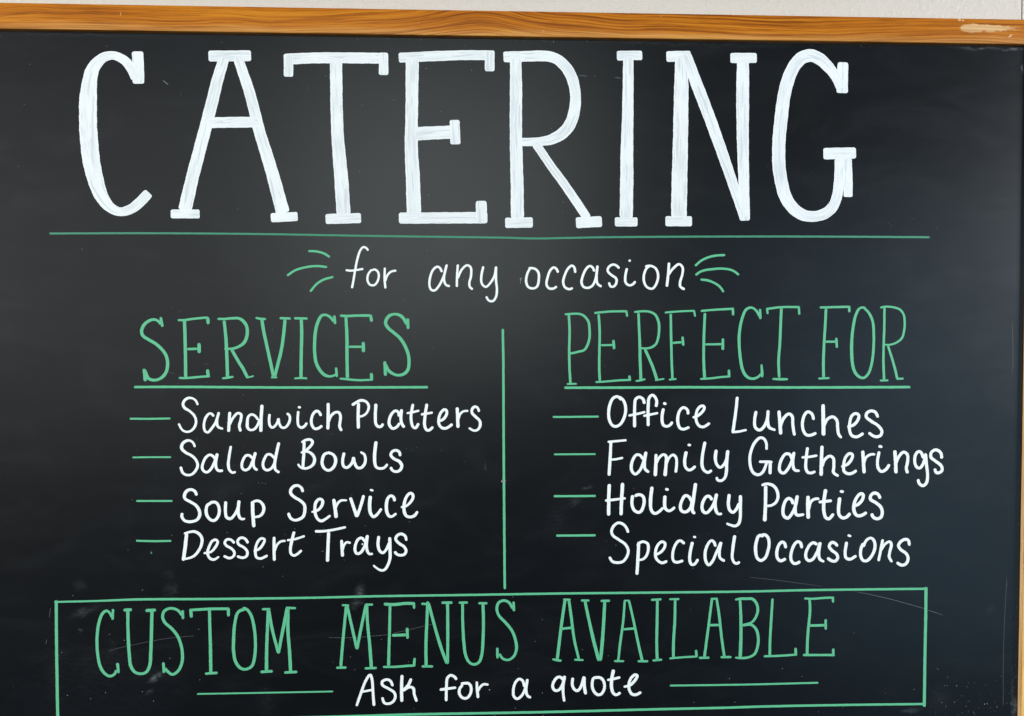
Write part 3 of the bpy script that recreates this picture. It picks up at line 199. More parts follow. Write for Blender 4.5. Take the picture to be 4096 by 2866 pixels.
 ('handwritten_word', 'white word reading Parties', 'white', 0.5, [[278.73,-146.86,2.57,284.46,-145.44,2.77,290.42,-147.26,2.97,294.43,-152.2,2.98,295.48,-159.08,2.98,293.53,-163.98,2.78,288.6,-167.07,2.58,281.67,-167.59,2.18],[282.99,-147.19,3.37,282.94,-165.84,3.37,282.28,-183.03,3.77],[310.93,-166.11,3.18,309.4,-161.87,3.18,306.4,-160.17,3.18,302.95,-163.08,3.18,300.74,-170.93,3.18,301.59,-177.62,3.18,305.59,-180.03,3.18,309.52,-175.93,3.18,312.94,-169.08,3.18,315.22,-157.1,3.18],[315.22,-157.1,3.18,313.05,-170.06,3.18,314.5,-176.77,3.18,322.26,-176.46,2.59],[326.07,-157.7,3.58,325.88,-169.21,3.58,326.49,-180.84,3.79],[326.6,-172.17,2.79,329.31,-163.33,2.79,333.27,-160.91,2.79,337.45,-160.95,2.59],[343.93,-151.17,3.59,342.07,-164.44,3.39,342.37,-174.3,3.39,344.42,-180.04,3.19,347.43,-181.05,3.19,352.27,-175.98,3.0],[336.78,-164.19,2.79,344.25,-163.48,2.99,350.23,-162.85,2.79],[358.28,-159.47,3.6,357.2,-170.5,3.4,357.87,-177.22,3.2,361.41,-180.41,3.2,365.4,-179.47,3.2,369.25,-175.56,3.2],[358.22,-153.46,2.8,362.42,-154.19,2.6],[371.28,-169.16,2.8,377.26,-166.75,3.2,381.7,-161.37,3.2,382.16,-157.13,3.2,379.64,-156.12,3.2,375.68,-159.83,3.2,372.77,-167.7,3.4,373.35,-174.61,3.4,376.39,-178.3,3.2,380.89,-177.95,3.21,386.07,-174.94,3.21],[399.74,-161.44,3.21,397.18,-156.77,3.21,393.16,-155.65,3.21,389.98,-157.99,3.21,389.72,-161.94,3.21,395.28,-165.45,3.21,400.35,-169.94,3.21,401.93,-175.89,3.21,400.47,-180.13,3.21,396.47,-181.57,3.21,392.95,-180.25,3.21,390.79,-176.07,3.41]]),
 ('handwritten_word', 'white word reading Special', 'white', 0.5, [[145.41,-192.84,2.69,143.05,-187.34,2.69,139.57,-184.01,2.69,135.22,-182.92,2.69,130.9,-185.91,2.69,128.57,-191.09,2.69,130.05,-195.44,2.69,136.14,-199.85,2.69,142.23,-204.26,2.69,145.38,-210.38,2.69,144.01,-216.45,2.7,140.11,-221.45,2.69,134.47,-222.59,2.69,129.69,-221.49,2.69,126.46,-216.58,2.69],[155.79,-201.99,2.96,155.31,-213.98,3.13,154.07,-234.95,2.96],[154.41,-206.58,2.61,156.57,-203.13,2.61,160.48,-201.96,2.61,164.67,-204.09,2.79,165.39,-209.76,2.79,163.58,-215.83,2.61,160.55,-219.1,2.44,155.5,-220.42,2.26],[172.56,-215.5,2.44,177.95,-212.52,2.7,181.86,-207.35,2.71,181.84,-203.6,2.7,178.78,-202.26,2.7,174.87,-205.52,2.7,172.55,-212.46,2.96,173.18,-218.56,2.7,176.25,-222.08,2.7,179.31,-223.43,2.71,184.45,-221.49,2.71],[201.67,-204.71,2.71,197.98,-201.53,2.71,195.36,-201.85,2.71,191.89,-206.59,2.71,189.83,-214.41,2.71,190.65,-221.4,2.71,193.72,-223.0,2.71,200.53,-221.35,2.71],[209.71,-202.62,2.98,207.4,-212.88,2.98,207.01,-221.6,2.98,209.04,-225.56,2.71,211.67,-225.16,2.72,215.49,-219.97,2.72],[210.2,-197.57,2.45,213.18,-198.13,2.28],[232.87,-207.78,2.72,231.26,-203.14,2.72,228.62,-201.54,2.72,225.13,-205.25,2.72,222.55,-213.07,2.98,223.04,-221.81,2.98,226.14,-226.22,2.72,229.63,-222.77,2.72,233.95,-213.21,2.72,238.45,-203.05,2.72],[238.45,-203.05,2.98,236.76,-213.25,2.81,237.5,-219.2,2.72,242.18,-222.4,2.72],[252.2,-196.48,3.16,250.19,-210.79,2.99,249.81,-219.53,2.73,251.59,-223.75,2.73,254.24,-225.01,2.73,257.49,-223.3,2.73]]),
 ('handwritten_word', 'white word reading Occasions', 'white', 0.5, [[281.41,-198.06,2.98,276.94,-197.03,2.97,273.83,-204.08,3.17,273.3,-212.93,3.37,275.14,-219.85,2.98,278.63,-222.36,2.98,283.07,-219.46,2.98,285.99,-212.1,2.98,286.92,-204.23,2.98,285.39,-198.8,2.98,281.89,-196.3,2.98,277.45,-198.02,2.97],[304.06,-210.25,2.98,302.32,-204.91,2.98,299.83,-203.99,2.98,296.87,-206.81,2.98,294.75,-214.18,3.18,295.49,-220.11,2.98,298.5,-222.91,2.98,304.15,-220.71,2.99],[320.29,-210.45,2.99,318.54,-204.8,2.99,315.74,-203.68,2.99,312.29,-207.0,2.99,309.38,-215.35,2.99,309.44,-222.26,2.99,312.46,-225.75,2.99,315.94,-225.3,2.99,318.72,-223.56,2.99],[335.91,-207.18,2.99,332.2,-204.96,2.99,328.73,-206.7,2.99,324.8,-213.56,2.99,324.46,-219.98,2.99,326.89,-222.97,2.99,330.87,-222.04,2.99,335.3,-215.67,2.99,338.88,-204.45,2.99],[338.88,-204.45,3.19,337.49,-215.69,3.0,338.55,-221.64,3.0,343.07,-224.46,2.2],[356.71,-208.91,3.0,353.68,-205.61,3.0,350.17,-205.08,3.0,348.01,-208.9,3.0,350.75,-212.89,3.0,355.79,-216.91,3.0,356.84,-220.88,3.0,354.37,-223.82,3.0,350.86,-223.58,3.0,346.03,-220.35,3.0],[365.87,-204.37,3.2,364.38,-215.04,3.0,365.34,-220.79,3.01,369.37,-222.13,3.01,375.94,-218.55,2.81],[366.59,-197.76,2.6,370.31,-198.98,2.4],[382.96,-209.82,2.61,385.7,-203.42,2.71,390.18,-200.89,2.71,393.72,-203.51,3.01,394.81,-210.46,3.01,391.89,-218.35,3.01,386.93,-223.74,3.01,382.92,-223.69,3.01,380.36,-219.2,3.01,380.38,-212.26,3.01,382.92,-205.86,3.01],[402.75,-202.33,2.81,400.86,-212.51,2.81,398.6,-224.48,2.82],[400.68,-214.0,2.41,405.82,-206.62,2.51,409.82,-204.89,2.72,411.66,-207.68,3.02,409.95,-215.6,2.82,409.61,-220.55,2.82,412.49,-225.65,2.42],[430.31,-209.2,3.02,428.93,-203.72,3.02,425.89,-202.69,3.02,421.89,-204.33,3.02,418.92,-208.76,3.02,420.99,-212.76,3.02,427.09,-217.3,3.02,428.96,-221.79,3.03,427.71,-226.54,3.03,424.22,-228.78,3.02,421.19,-228.45,3.02,417.23,-225.81,3.02]]),
 ('heading_word', 'green serif capitals reading CUSTOM', 'green', 0.5, [[-355.69,-261.24,2.38,-356.28,-271.93,2.38],[-356.36,-269.81,2.6,-359.53,-264.41,2.38,-362.21,-263.03,2.6,-365.49,-265.43,2.81,-368.85,-273.18,2.81,-370.85,-284.3,2.81,-371.34,-295.45,2.81,-370.45,-308.86,2.81,-368.42,-317.84,2.82,-364.72,-323.84,2.82,-359.88,-326.95,2.6,-355.52,-325.35,2.6,-352.96,-320.93,2.6],[-352.32,-314.0,2.82,-351.27,-324.09,2.39],[-341.62,-261.57,3.03,-341.83,-276.96,2.93,-341.52,-293.73,3.04,-340.83,-307.16,3.04,-339.67,-317.25,3.04,-335.95,-323.26,2.83,-329.99,-325.17,2.61,-325.07,-323.69,2.83,-321.73,-317.58,3.05,-320.48,-305.28,3.05,-319.72,-288.51,3.05,-318.74,-263.37,3.04],[-345.86,-262.62,3.03,-337.61,-262.3,2.82],[-324.93,-263.39,3.04,-314.82,-262.99,3.04],[-289.67,-263.37,2.62,-289.34,-272.33,2.62],[-290.07,-268.85,2.62,-294.36,-263.41,2.62,-301.42,-261.52,2.61,-306.89,-264.11,2.83,-308.81,-269.11,2.83,-307.03,-274.73,2.83,-300.03,-281.56,2.83,-294.67,-288.93,2.84,-290.99,-300.2,2.84,-290.36,-311.43,2.84,-292.31,-319.25,2.84,-296.19,-324.57,2.84,-300.04,-326.4,2.62,-304.37,-323.52,2.62,-307.27,-319.87,2.62],[-308.72,-314.12,2.4,-307.98,-324.68,3.05],[-283.35,-263.58,2.62,-263.79,-262.76,2.62,-244.75,-262.83,2.63],[-281.81,-262.26,2.95,-281.36,-271.0,2.95],[-245.94,-261.92,2.96,-245.81,-270.33,2.74],[-264.01,-263.1,2.73,-263.7,-283.84,2.84,-263.4,-306.3,3.07,-263.39,-325.97,3.07],[-268.98,-326.21,2.41,-256.7,-325.54,2.41],[-228.74,-262.85,2.85,-236.45,-266.33,2.85,-239.86,-277.5,2.85,-241.1,-292.08,3.07,-241.24,-305.57,3.07,-239.15,-315.73,2.86,-234.81,-321.22,2.86,-229.88,-322.66,2.64,-223.79,-319.39,2.86,-220.95,-309.3,2.86,-220.26,-294.68,2.86,-221.75,-278.91,2.86,-224.41,-268.98,2.86,-228.74,-263.3,2.85,-232.58,-262.57,2.85],[-207.54,-263.63,2.86,-208.61,-284.75,2.97,-209.59,-307.25,3.08,-209.75,-325.07,3.31],[-206.99,-264.54,2.86,-204.19,-282.57,2.86,-198.12,-307.46,2.87],[-198.12,-307.46,2.87,-194.89,-290.61,2.98,-189.14,-262.56,3.31],[-188.7,-262.57,3.53,-188.78,-285.08,3.09,-187.31,-307.65,3.09,-186.59,-326.63,3.09],[-213.7,-263.76,2.2,-205.45,-263.89,2.42],[-190.79,-262.65,2.2,-180.76,-263.25,2.21],[-215.7,-325.52,2.64,-203.68,-324.96,2.65],[-192.77,-326.52,2.43,-179.95,-326.08,2.65]]),
 ('heading_word', 'green serif capitals reading MENUS', 'green', 0.5, [[-132.08,-261.82,2.75,-134.44,-283.83,2.75,-136.49,-305.32,2.75,-137.86,-321.68,2.75],[-131.34,-261.84,2.75,-127.03,-281.79,2.75,-122.09,-304.71,2.75],[-121.98,-304.71,2.75,-118.6,-287.32,2.75,-112.93,-260.29,2.75],[-112.3,-260.73,2.96,-111.66,-278.81,2.75,-109.67,-300.4,2.97,-108.1,-323.96,3.18],[-136.51,-260.9,1.9,-129.22,-261.33,2.11],[-113.99,-260.7,2.33,-106.05,-260.82,2.12],[-142.42,-322.68,2.33,-132.26,-322.65,2.33],[-114.68,-323.84,2.33,-102.79,-323.63,2.34],[-89.62,-261.39,2.55,-90.16,-284.55,2.66,-90.91,-306.12,2.76,-91.41,-322.11,2.98],[-95.77,-260.55,2.97,-85.59,-261.13,2.97,-74.96,-260.21,2.98,-65.81,-260.35,2.98],[-66.45,-258.83,2.34,-66.05,-265.63,2.13],[-88.07,-291.6,2.76,-73.82,-291.3,2.77],[-73.05,-284.19,2.77,-72.67,-295.21,2.55],[-96.84,-322.76,2.13,-82.69,-322.81,2.34,-73.11,-322.12,2.34,-65.43,-321.94,2.35],[-65.83,-314.25,2.35,-66.5,-323.0,2.56],[-59.22,-260.67,2.13,-50.49,-261.45,2.34],[-52.82,-258.39,2.77,-53.75,-279.75,2.88,-54.69,-301.35,2.99,-54.56,-323.55,2.99],[-52.08,-259.8,2.77,-48.4,-274.43,2.77,-43.13,-293.98,2.99,-38.37,-309.22,2.99,-34.13,-320.56,3.0],[-33.41,-260.08,2.78,-33.26,-280.08,2.99,-33.33,-301.72,2.78,-33.6,-321.01,2.78],[-39.39,-259.99,2.56,-28.5,-260.05,2.56],[-59.04,-322.92,2.35,-47.72,-323.13,2.35],[-18.67,-260.31,2.57,-18.51,-280.32,2.68,-17.48,-299.83,2.89,-15.38,-313.96,2.79,-11.64,-320.32,2.57,-7.35,-321.92,2.58,-2.52,-319.62,2.79,0.18,-312.07,2.9,1.5,-294.73,2.9,1.85,-277.39,2.9,1.35,-261.15,2.79],[-22.52,-260.25,2.35,-13.32,-260.17,2.35],[-3.26,-261.08,2.36,5.85,-261.22,2.36],[31.51,-259.76,2.37,31.93,-269.52,2.58],[31.08,-267.23,2.58,26.57,-260.44,2.58,21.73,-258.75,2.58,16.9,-260.84,2.79,15.07,-266.23,2.79,16.88,-273.3,2.58,23.32,-280.45,2.8,29.77,-288.69,2.8,33.53,-298.53,2.91,34.38,-307.24,2.8,31.9,-314.27,2.59,26.51,-317.98,2.37,21.13,-316.79,2.37,17.05,-311.5,2.58],[15.45,-305.39,2.37,15.65,-316.26,2.58]]),
 ('heading_word', 'green serif capitals reading AVAILABLE', 'green', 0.5, [[82.58,-258.68,2.94,80.03,-276.2,2.94,77.29,-297.43,2.94,74.73,-319.16,2.94],[86.26,-258.73,2.57,88.76,-276.33,2.76,91.55,-297.67,2.58,96.37,-318.9,2.4],[80.56,-258.74,2.21,88.19,-258.85,2.02],[78.66,-287.92,2.39,90.62,-286.73,2.58],[69.85,-317.96,2.02,74.54,-319.15,2.39,79.24,-319.79,2.21],[91.67,-319.0,2.03,101.08,-319.54,2.03],[102.27,-260.36,2.76,106.73,-281.25,2.95,111.38,-301.72,3.32,116.22,-319.91,3.33],[122.09,-261.12,2.95,121.03,-281.48,3.14,119.7,-301.86,3.33,117.89,-320.22,3.14],[98.31,-259.84,2.39,106.78,-259.96,2.21],[117.85,-260.59,2.4,127.35,-260.55,2.4],[114.37,-319.41,2.4,119.27,-319.5,2.4],[142.05,-260.02,2.22,140.45,-281.79,2.31,137.73,-302.17,2.5,135.66,-320.91,2.22],[146.02,-260.08,2.31,151.1,-281.96,2.41,155.34,-302.47,2.6,159.86,-321.63,2.79],[141.03,-260.57,1.66,147.23,-260.66,1.67],[140.47,-289.4,2.22,153.9,-288.51,2.41],[131.4,-321.11,2.04,141.59,-321.3,2.04],[155.03,-321.64,2.23,165.71,-321.83,2.23],[174.66,-260.05,2.6,174.47,-282.34,2.79,174.19,-302.8,2.79,174.73,-320.97,2.79],[168.26,-260.32,2.23,178.93,-259.83,2.23],[169.99,-321.26,2.05,179.84,-320.5,2.23],[192.5,-260.31,2.42,192.23,-282.62,2.7,191.11,-301.22,2.79,191.01,-319.12,2.8],[186.45,-259.85,1.86,196.77,-259.91,2.23],[186.91,-319.42,2.05,198.65,-318.61,2.05,215.07,-317.97,2.06],[213.72,-311.13,2.43,214.42,-318.89,2.62],[229.67,-259.47,2.43,227.35,-278.53,2.52,224.68,-299.93,2.62,222.27,-319.03,2.8],[234.15,-259.53,2.43,237.17,-278.68,2.62,239.64,-300.18,2.62,242.48,-318.93,2.62],[228.18,-260.19,2.05,235.46,-259.93,2.06],[226.0,-286.61,2.43,239.09,-286.64,2.43],[216.57,-319.4,2.24,227.41,-319.4,2.43],[238.55,-319.04,2.25,249.7,-319.24,2.25],[257.89,-260.68,2.58,258.92,-280.95,2.98,259.06,-300.73,3.18,258.51,-320.34,3.38],[252.84,-261.49,1.98,257.59,-260.48,2.58,264.53,-260.58,2.78,270.49,-260.87,2.78,274.49,-265.37,2.68,276.03,-271.33,2.78,274.1,-279.21,2.58,269.67,-284.58,2.39,260.26,-287.3,2.38],[260.26,-287.4,2.38,269.69,-287.05,2.58,274.7,-292.08,2.78,276.76,-301.03,2.79,275.83,-309.94,2.79,272.9,-316.63,2.59,266.95,-319.7,2.39,259.01,-320.35,2.39,253.24,-319.75,1.99],[290.86,-260.58,2.39,289.74,-281.44,2.69,288.7,-301.24,2.59,288.55,-318.89,2.79],[282.27,-318.98,2.19,297.82,-318.76,2.2,316.39,-317.8,2.2],[314.72,-310.82,2.8,315.0,-318.97,2.6],[328.46,-262.02,2.6,329.15,-272.14,2.6,327.54,-291.96,2.8,326.68,-306.85,2.8,326.6,-318.78,2.8],[322.96,-261.15,2.2,332.25,-261.58,2.2,342.24,-260.94,2.2,353.65,-260.71,2.2],[352.24,-259.8,2.4,352.6,-265.85,2.4],[328.51,-288.7,2.6,344.52,-288.57,2.6],[345.16,-282.32,2.6,345.37,-293.05,2.61],[322.19,-318.4,2.4,354.86,-318.99,2.41],[353.28,-312.19,2.61,353.37,-320.25,2.61]]),
 ('handwritten_word', 'white word reading Ask', 'white', 0.5, [[-122.86,-361.19,2.33,-118.97,-349.91,2.55,-113.58,-335.96,2.55,-109.3,-330.21,2.55,-107.43,-336.08,2.55,-106.74,-346.91,2.55,-105.76,-361.33,2.76],[-118.96,-347.32,2.12,-106.42,-345.19,2.13],[-87.26,-341.99,2.56,-89.68,-336.64,2.55,-93.39,-335.38,2.55,-97.66,-337.35,2.76,-97.46,-340.6,2.55,-91.31,-344.51,2.55,-86.01,-348.41,2.56,-84.86,-352.76,2.56,-87.12,-357.38,2.56,-91.39,-359.46,2.56,-95.64,-358.51,2.55,-97.74,-352.83,2.55],[-78.26,-331.01,2.98,-78.75,-344.21,2.98,-78.6,-357.77,2.99],[-69.22,-334.65,2.77,-72.12,-341.09,2.77,-78.01,-346.94,2.34],[-77.48,-346.95,2.35,-71.07,-343.28,2.56,-67.34,-344.44,2.77,-66.3,-350.97,2.56,-63.87,-357.85,2.56]]),
 ('handwritten_word', 'white word reading for, inside the box', 'white', 0.5, [[-24.65,-336.91,2.68,-27.21,-333.61,2.68,-30.96,-332.34,2.68,-33.86,-335.32,2.68,-34.74,-342.91,2.68,-35.0,-358.01,2.68],[-41.38,-346.47,2.57,-33.67,-345.64,2.57,-25.1,-344.62,2.36],[-18.66,-341.59,2.68,-21.89,-346.42,2.68,-21.9,-351.31,2.68,-18.69,-355.18,2.68,-14.4,-355.27,2.68,-11.17,-350.98,2.68,-10.51,-344.47,2.68,-12.76,-340.84,2.68,-16.51,-340.55,2.68,-20.59,-340.79,2.68],[-4.92,-338.92,2.36,-4.5,-346.76,2.58,-3.56,-355.49,2.69],[-4.19,-349.49,2.36,-1.49,-344.65,2.36,1.74,-341.99,2.36,6.79,-342.41,2.15]]),
 ('handwritten_word', 'white single letter a inside the box', 'white', 0.5, [[42.45,-345.51,2.59,40.51,-339.15,2.59,37.27,-337.34,2.59,33.5,-340.43,2.59,31.34,-347.47,2.59,31.65,-354.35,2.59,35.1,-357.14,2.59,39.42,-354.18,2.59,43.21,-346.61,2.59,45.26,-337.38,2.59],[45.26,-337.38,2.59,43.96,-348.81,2.59,45.36,-354.3,2.59,48.82,-356.22,2.59]]),
 ('handwritten_word', 'white word reading quote', 'white', 0.5, [[80.54,-339.21,2.76,78.24,-336.2,2.76,75.02,-336.42,2.76,71.8,-339.97,2.76,70.23,-345.05,2.76,72.26,-349.27,2.76,75.95,-349.34,2.76,79.63,-344.77,2.76,82.29,-334.88,2.76],[82.2,-334.88,3.13,80.64,-345.72,2.77,81.02,-355.02,2.58,81.95,-360.8,2.4],[90.31,-336.89,2.77,89.86,-344.04,2.77,91.62,-348.54,2.77,94.85,-350.27,2.77,98.54,-346.07,2.77,101.47,-335.9,2.77],[101.47,-335.9,3.32,101.95,-346.14,2.96,103.17,-353.97,3.14],[113.12,-337.05,2.77,110.99,-337.94,2.77,109.71,-342.57,2.77,110.74,-350.03,2.77,115.19,-354.59,2.78,118.89,-353.92,2.78,121.84,-348.39,2.78,121.36,-341.86,2.78,117.93,-337.61,2.78,111.92,-337.31,2.77],[131.14,-329.58,3.33,129.22,-339.22,3.15,129.15,-348.53,3.15,130.93,-353.5,2.78,133.71,-355.15,2.78,138.16,-352.72,2.78],[124.59,-340.06,2.22,130.89,-339.06,2.59,137.83,-337.43,2.41],[141.11,-347.18,2.23,147.6,-345.63,2.79,152.69,-340.6,2.79,154.81,-336.17,2.79,152.67,-335.1,2.79,148.5,-338.66,2.78,146.3,-345.14,2.78,147.34,-351.69,2.79,149.95,-354.91,2.79,154.13,-355.18,2.79,158.86,-352.66,2.79]]),
 ('box_outline', 'green hand drawn box round CUSTOM MENUS AVAILABLE', 'green', 0.3, [[-411.04,-253.71,1.88,-371.44,-253.33,1.89,-333.32,-252.44,2.25,-257.12,-253.08,2.27,-164.81,-253.22,2.17,-101.53,-252.67,2.19,-16.24,-252.69,2.21,80.01,-252.6,2.23,156.49,-252.96,2.25,267.96,-253.31,2.28,322.28,-252.83,2.29,449.41,-253.13,2.32],[-409.13,-252.04,2.82,-409.55,-292.64,2.83,-409.62,-326.04,2.83,-409.54,-365.15,2.83,-409.21,-374.22,2.83],[447.84,-251.33,3.23,447.96,-278.81,3.1,447.73,-318.84,2.97,447.7,-373.59,3.11],[449.22,-370.8,2.33,363.34,-370.06,2.31,283.33,-369.93,2.42,243.45,-370.38,2.41,175.51,-370.48,2.39,55.24,-370.99,2.48,-70.11,-370.6,2.45,-120.23,-371.04,2.44,-274.24,-371.72,2.4,-410.59,-371.74,2.36]]),
 ('divider_line', 'long green upright line between the two lists', 'green', 0.5, [[21.21,9.05,2.32,21.67,-16.35,2.32,21.86,-62.39,2.33,22.05,-115.22,2.33,22.46,-186.05,2.34,22.89,-247.54,2.34]]),
 ('quote_line', 'green line left of Ask for a quote', 'green', 0.5, [[-276.82,-346.04,1.58,-236.26,-346.11,1.59,-170.36,-346.18,1.6,-145.38,-346.19,1.6]]),
 ('quote_line', 'green line right of Ask for a quote', 'green', 0.5, [[187.49,-346.86,1.86,268.66,-347.31,1.88,338.5,-346.89,1.89]]),
 ('divider_dab', None, 'green_dull', 0.5, [[-318.67,-206.07,1.16,-318.55,-208.3,1.16]]),
 ('scratch', 'fine pale scratch through CUSTOM', 'scratch', 0.5, [[-360.07,-302.12,0.17,-351.36,-299.7,0.17,-333.95,-296.09,0.17,-317.6,-293.02,0.17,-301.23,-290.5,0.17,-279.39,-288.85,0.17]]),
 ('scratch', 'fine pale scratch through the M of MENUS', 'scratch', 0.5, [[-149.29,-292.72,0.21,-130.27,-293.15,0.21,-116.51,-292.74,0.21,-92.1,-290.78,0.21]]),
 ('scratch', 'fine pale scratch from the E to the N of MENUS', 'scratch', 0.5, [[-85.72,-289.26,0.21,-70.82,-286.17,0.21,-59.09,-283.44,0.21,-48.42,-281.24,0.21]]),
 ('scratch', 'pale scratch crossing the right side of the box', 'scratch', 0.5, [[375.24,-254.97,0.15,392.36,-258.5,0.34,412.56,-263.47,0.34,432.82,-269.25,0.34,446.01,-273.24,0.34]]),
 ('scratch', 'short pale scratch outside the right side of the box', 'scratch', 0.5, [[450.59,-275.01,0.34,458.22,-277.63,0.34,465.56,-280.34,0.2]]),
 ('scratch', 'long upright scratch beside the right stile', 'scratch_dim', 0.5, [[531.34,-240.91,0.18,531.29,-249.0,0.37,530.29,-271.48,0.37,529.32,-307.52,0.37,529.29,-339.14,0.37,529.86,-373.56,0.37]]),
 ('scratch', None, 'scratch_dim', 0.5, [[532.77,15.39,0.39,534.1,-17.24,0.52,533.92,-37.35,0.26]]),
 ('scratch', 'short scratch beside the first S of SERVICES', 'scratch', 0.5, [[-300.95,-32.21,0.22,-295.21,-34.06,0.14]]),
 ('scratch', 'short white tick between the C and A of the title', 'scratch', 0.5, [[-301.84,245.2,0.73,-299.83,243.62,0.73,-297.09,241.3,0.73]]),
 ('scratch', None, 'scratch', 0.5, [[95.68,255.21,0.38,102.97,254.56,0.38]]),
 ('scratch', None, 'scratch', 0.5, [[130.69,253.57,0.38,136.49,253.19,0.38]]),
 ('scratch', None, 'scratch', 0.5, [[-414.68,-259.67,0.27,-415.9,-268.54,0.27]]),
 ('scratch', None, 'scratch', 0.5, [[-418.62,-290.18,0.27,-419.55,-294.61,0.27]]),
 ('scratch', None, 'scratch_dim', 0.5, [[267.85,-238.96,0.25,293.21,-242.08,0.41,316.1,-245.43,0.41,341.61,-249.07,0.26]]),
]
SPECKS = [-353.7,276.8,0.62,-425.1,258.9,0.62,-431.1,221.1,0.62,-437.7,162.9,0.62,-285.7,232.5,0.62,-232.7,123.9,0.62,-379.7,85.0,0.62,-246.2,282.1,0.62,-148.2,251.3,0.62,-165.9,239.7,0.62,-83.6,229.4,0.62,-38.1,218.8,0.62,-116.6,160.8,0.62,-50.5,138.4,0.62,-8.5,258.8,0.62,-57.1,287.1,0.62,-52.6,259.7,0.62,-114.0,224.0,0.62,111.0,254.7,0.62,80.2,132.3,0.62,79.6,123.4,0.62,152.8,182.7,0.62,68.9,203.9,0.62,70.8,287.8,0.62,155.3,287.4,0.62,133.6,253.3,0.62,326.4,164.1,0.47,314.9,132.6,0.47,429.9,118.5,0.47,453.8,109.5,0.47,404.7,113.9,0.47,407.8,111.6,0.47,488.7,111.3,0.47,509.3,119.9,0.47,282.2,169.0,0.47,38.5,58.0,0.98,39.6,58.2,0.98,38.9,57.0,0.98,38.7,55.8,0.98,38.5,54.6,0.65,38.5,53.6,0.65,-158.5,67.3,0.54,-75.1,36.4,0.54,-17.1,56.8,0.54,-130.5,44.9,0.54,-19.4,85.6,0.54,-52.6,84.6,0.54,136.7,94.1,0.44,111.5,31.2,0.44,-319.2,22.0,0.46,-201.1,8.5,0.46,-201.8,-3.5,0.46,-288.7,25.6,0.46,-264.1,-42.3,0.46,-218.0,-25.3,0.46,-291.3,-43.2,0.46,-264.7,-24.7,0.46,-262.6,-24.9,0.46,-295.5,29.7,0.46,-47.4,-9.3,0.46,-65.3,-0.3,0.46,-64.2,5.9,0.46,-181.0,-13.2,0.46,107.8,-15.3,0.44,147.9,-49.0,0.44,169.3,9.7,0.44,118.2,-22.4,0.44,121.5,-27.1,0.44,-246.0,-81.2,0.49,-229.5,-104.5,0.49,-229.9,-54.5,0.49,-274.4,-97.4,0.49,-331.0,-106.8,0.49,-144.9,-93.0,0.49,-73.0,-107.8,0.49,-63.1,-106.5,0.49,-67.0,-109.1,0.49,-164.0,-119.7,0.49,-16.4,-121.0,0.49,-39.2,-109.7,0.49,-232.3,-150.5,0.57,-246.2,-188.2,0.57,-215.6,-140.0,0.57,-212.2,-140.3,0.57,-209.1,-140.7,0.57,-336.3,-155.3,0.57,-340.6,-204.2,0.57,-299.0,-190.5,0.57,-181.3,-185.3,0.57,-193.3,-231.7,0.57,-212.2,-222.2,0.57,-190.6,-190.8,0.57,-133.9,-216.7,0.49,-155.3,-207.7,0.49,-154.1,-207.5,0.49,-157.0,-192.2,0.49,-181.3,-185.3,0.49,-193.2,-231.7,0.49,-113.2,-183.2,0.49,-70.3,-179.6,0.49,-126.1,-152.3,0.49,-153.8,-184.8,0.49,110.6,-67.2,0.35,91.4,-81.8,0.35,109.1,-118.5,0.35,131.9,-77.0,0.35,94.9,-64.2,0.35,150.6,-148.6,0.52,254.7,-193.2,0.52,132.9,-205.1,0.52,210.2,-229.2,0.52,123.5,-200.8,0.52,225.1,-194.8,0.52,254.7,-193.2,0.39,360.8,-212.6,0.39,366.2,-227.6,0.39,-302.4,-310.5,0.69,-400.0,-344.9,0.69,-327.5,-243.3,0.69,-393.5,-247.8,0.69,-274.4,-282.4,0.69,-328.8,-342.9,0.69,-359.5,-286.2,0.69,-345.3,-292.1,0.69,-273.9,-332.1,0.69,-404.7,-303.2,0.69,-318.4,-352.0,0.69,-378.1,-348.7,0.69,-363.9,-343.0,0.69,-98.3,-295.6,0.54,59.9,-278.4,0.54,-128.4,-295.2,0.54,-71.8,-318.2,0.54,-128.5,-312.4,0.54,-145.8,-317.4,0.54,60.2,-351.8,0.54,33.2,-366.4,0.54,-66.4,-364.8,0.54,30.7,-255.3,0.54,52.9,-300.0,0.54,36.2,-327.1,0.54,-124.3,-325.0,0.54,13.0,-373.8,0.54,60.8,-374.3,0.54,59.9,-278.4,0.56,60.1,-351.6,0.56,253.4,-365.0,0.56,212.0,-364.2,0.56,99.9,-309.1,0.56,208.0,-270.8,0.56,247.9,-340.7,0.56,125.7,-315.7,0.56,60.9,-374.3,0.56,253.4,-364.9,0.59,407.3,-358.9,0.59,301.4,-331.9,0.59,321.5,-340.3,0.59,374.5,-296.9,0.59,247.7,-340.9,0.59,471.4,-343.8,0.59,468.6,-352.4,0.59,471.0,-352.3,0.59,338.7,-376.6,0.59,364.2,-372.1,0.59,21.5,-140.3,3.5,7.7,-347.5,1.25]

# the chalkboard's own measurements in mm, origin where the camera axis meets its plane
X_L, X_R = -508.0, 545.2          # inner faces of the stiles
Z_T, Z_B = 290.6, -430.0          # inner faces of the rails
RAIL = 24.1                       # rail and stile width
OX, OZ = (X_L + X_R) / 2, Z_B - RAIL   # base of the board


def L(x, d, z):
    """board mm (right, out of the board, up) -> metres local to the board's Empty"""
    return ((x - OX) / 1000, -d / 1000, (z - OZ) / 1000)


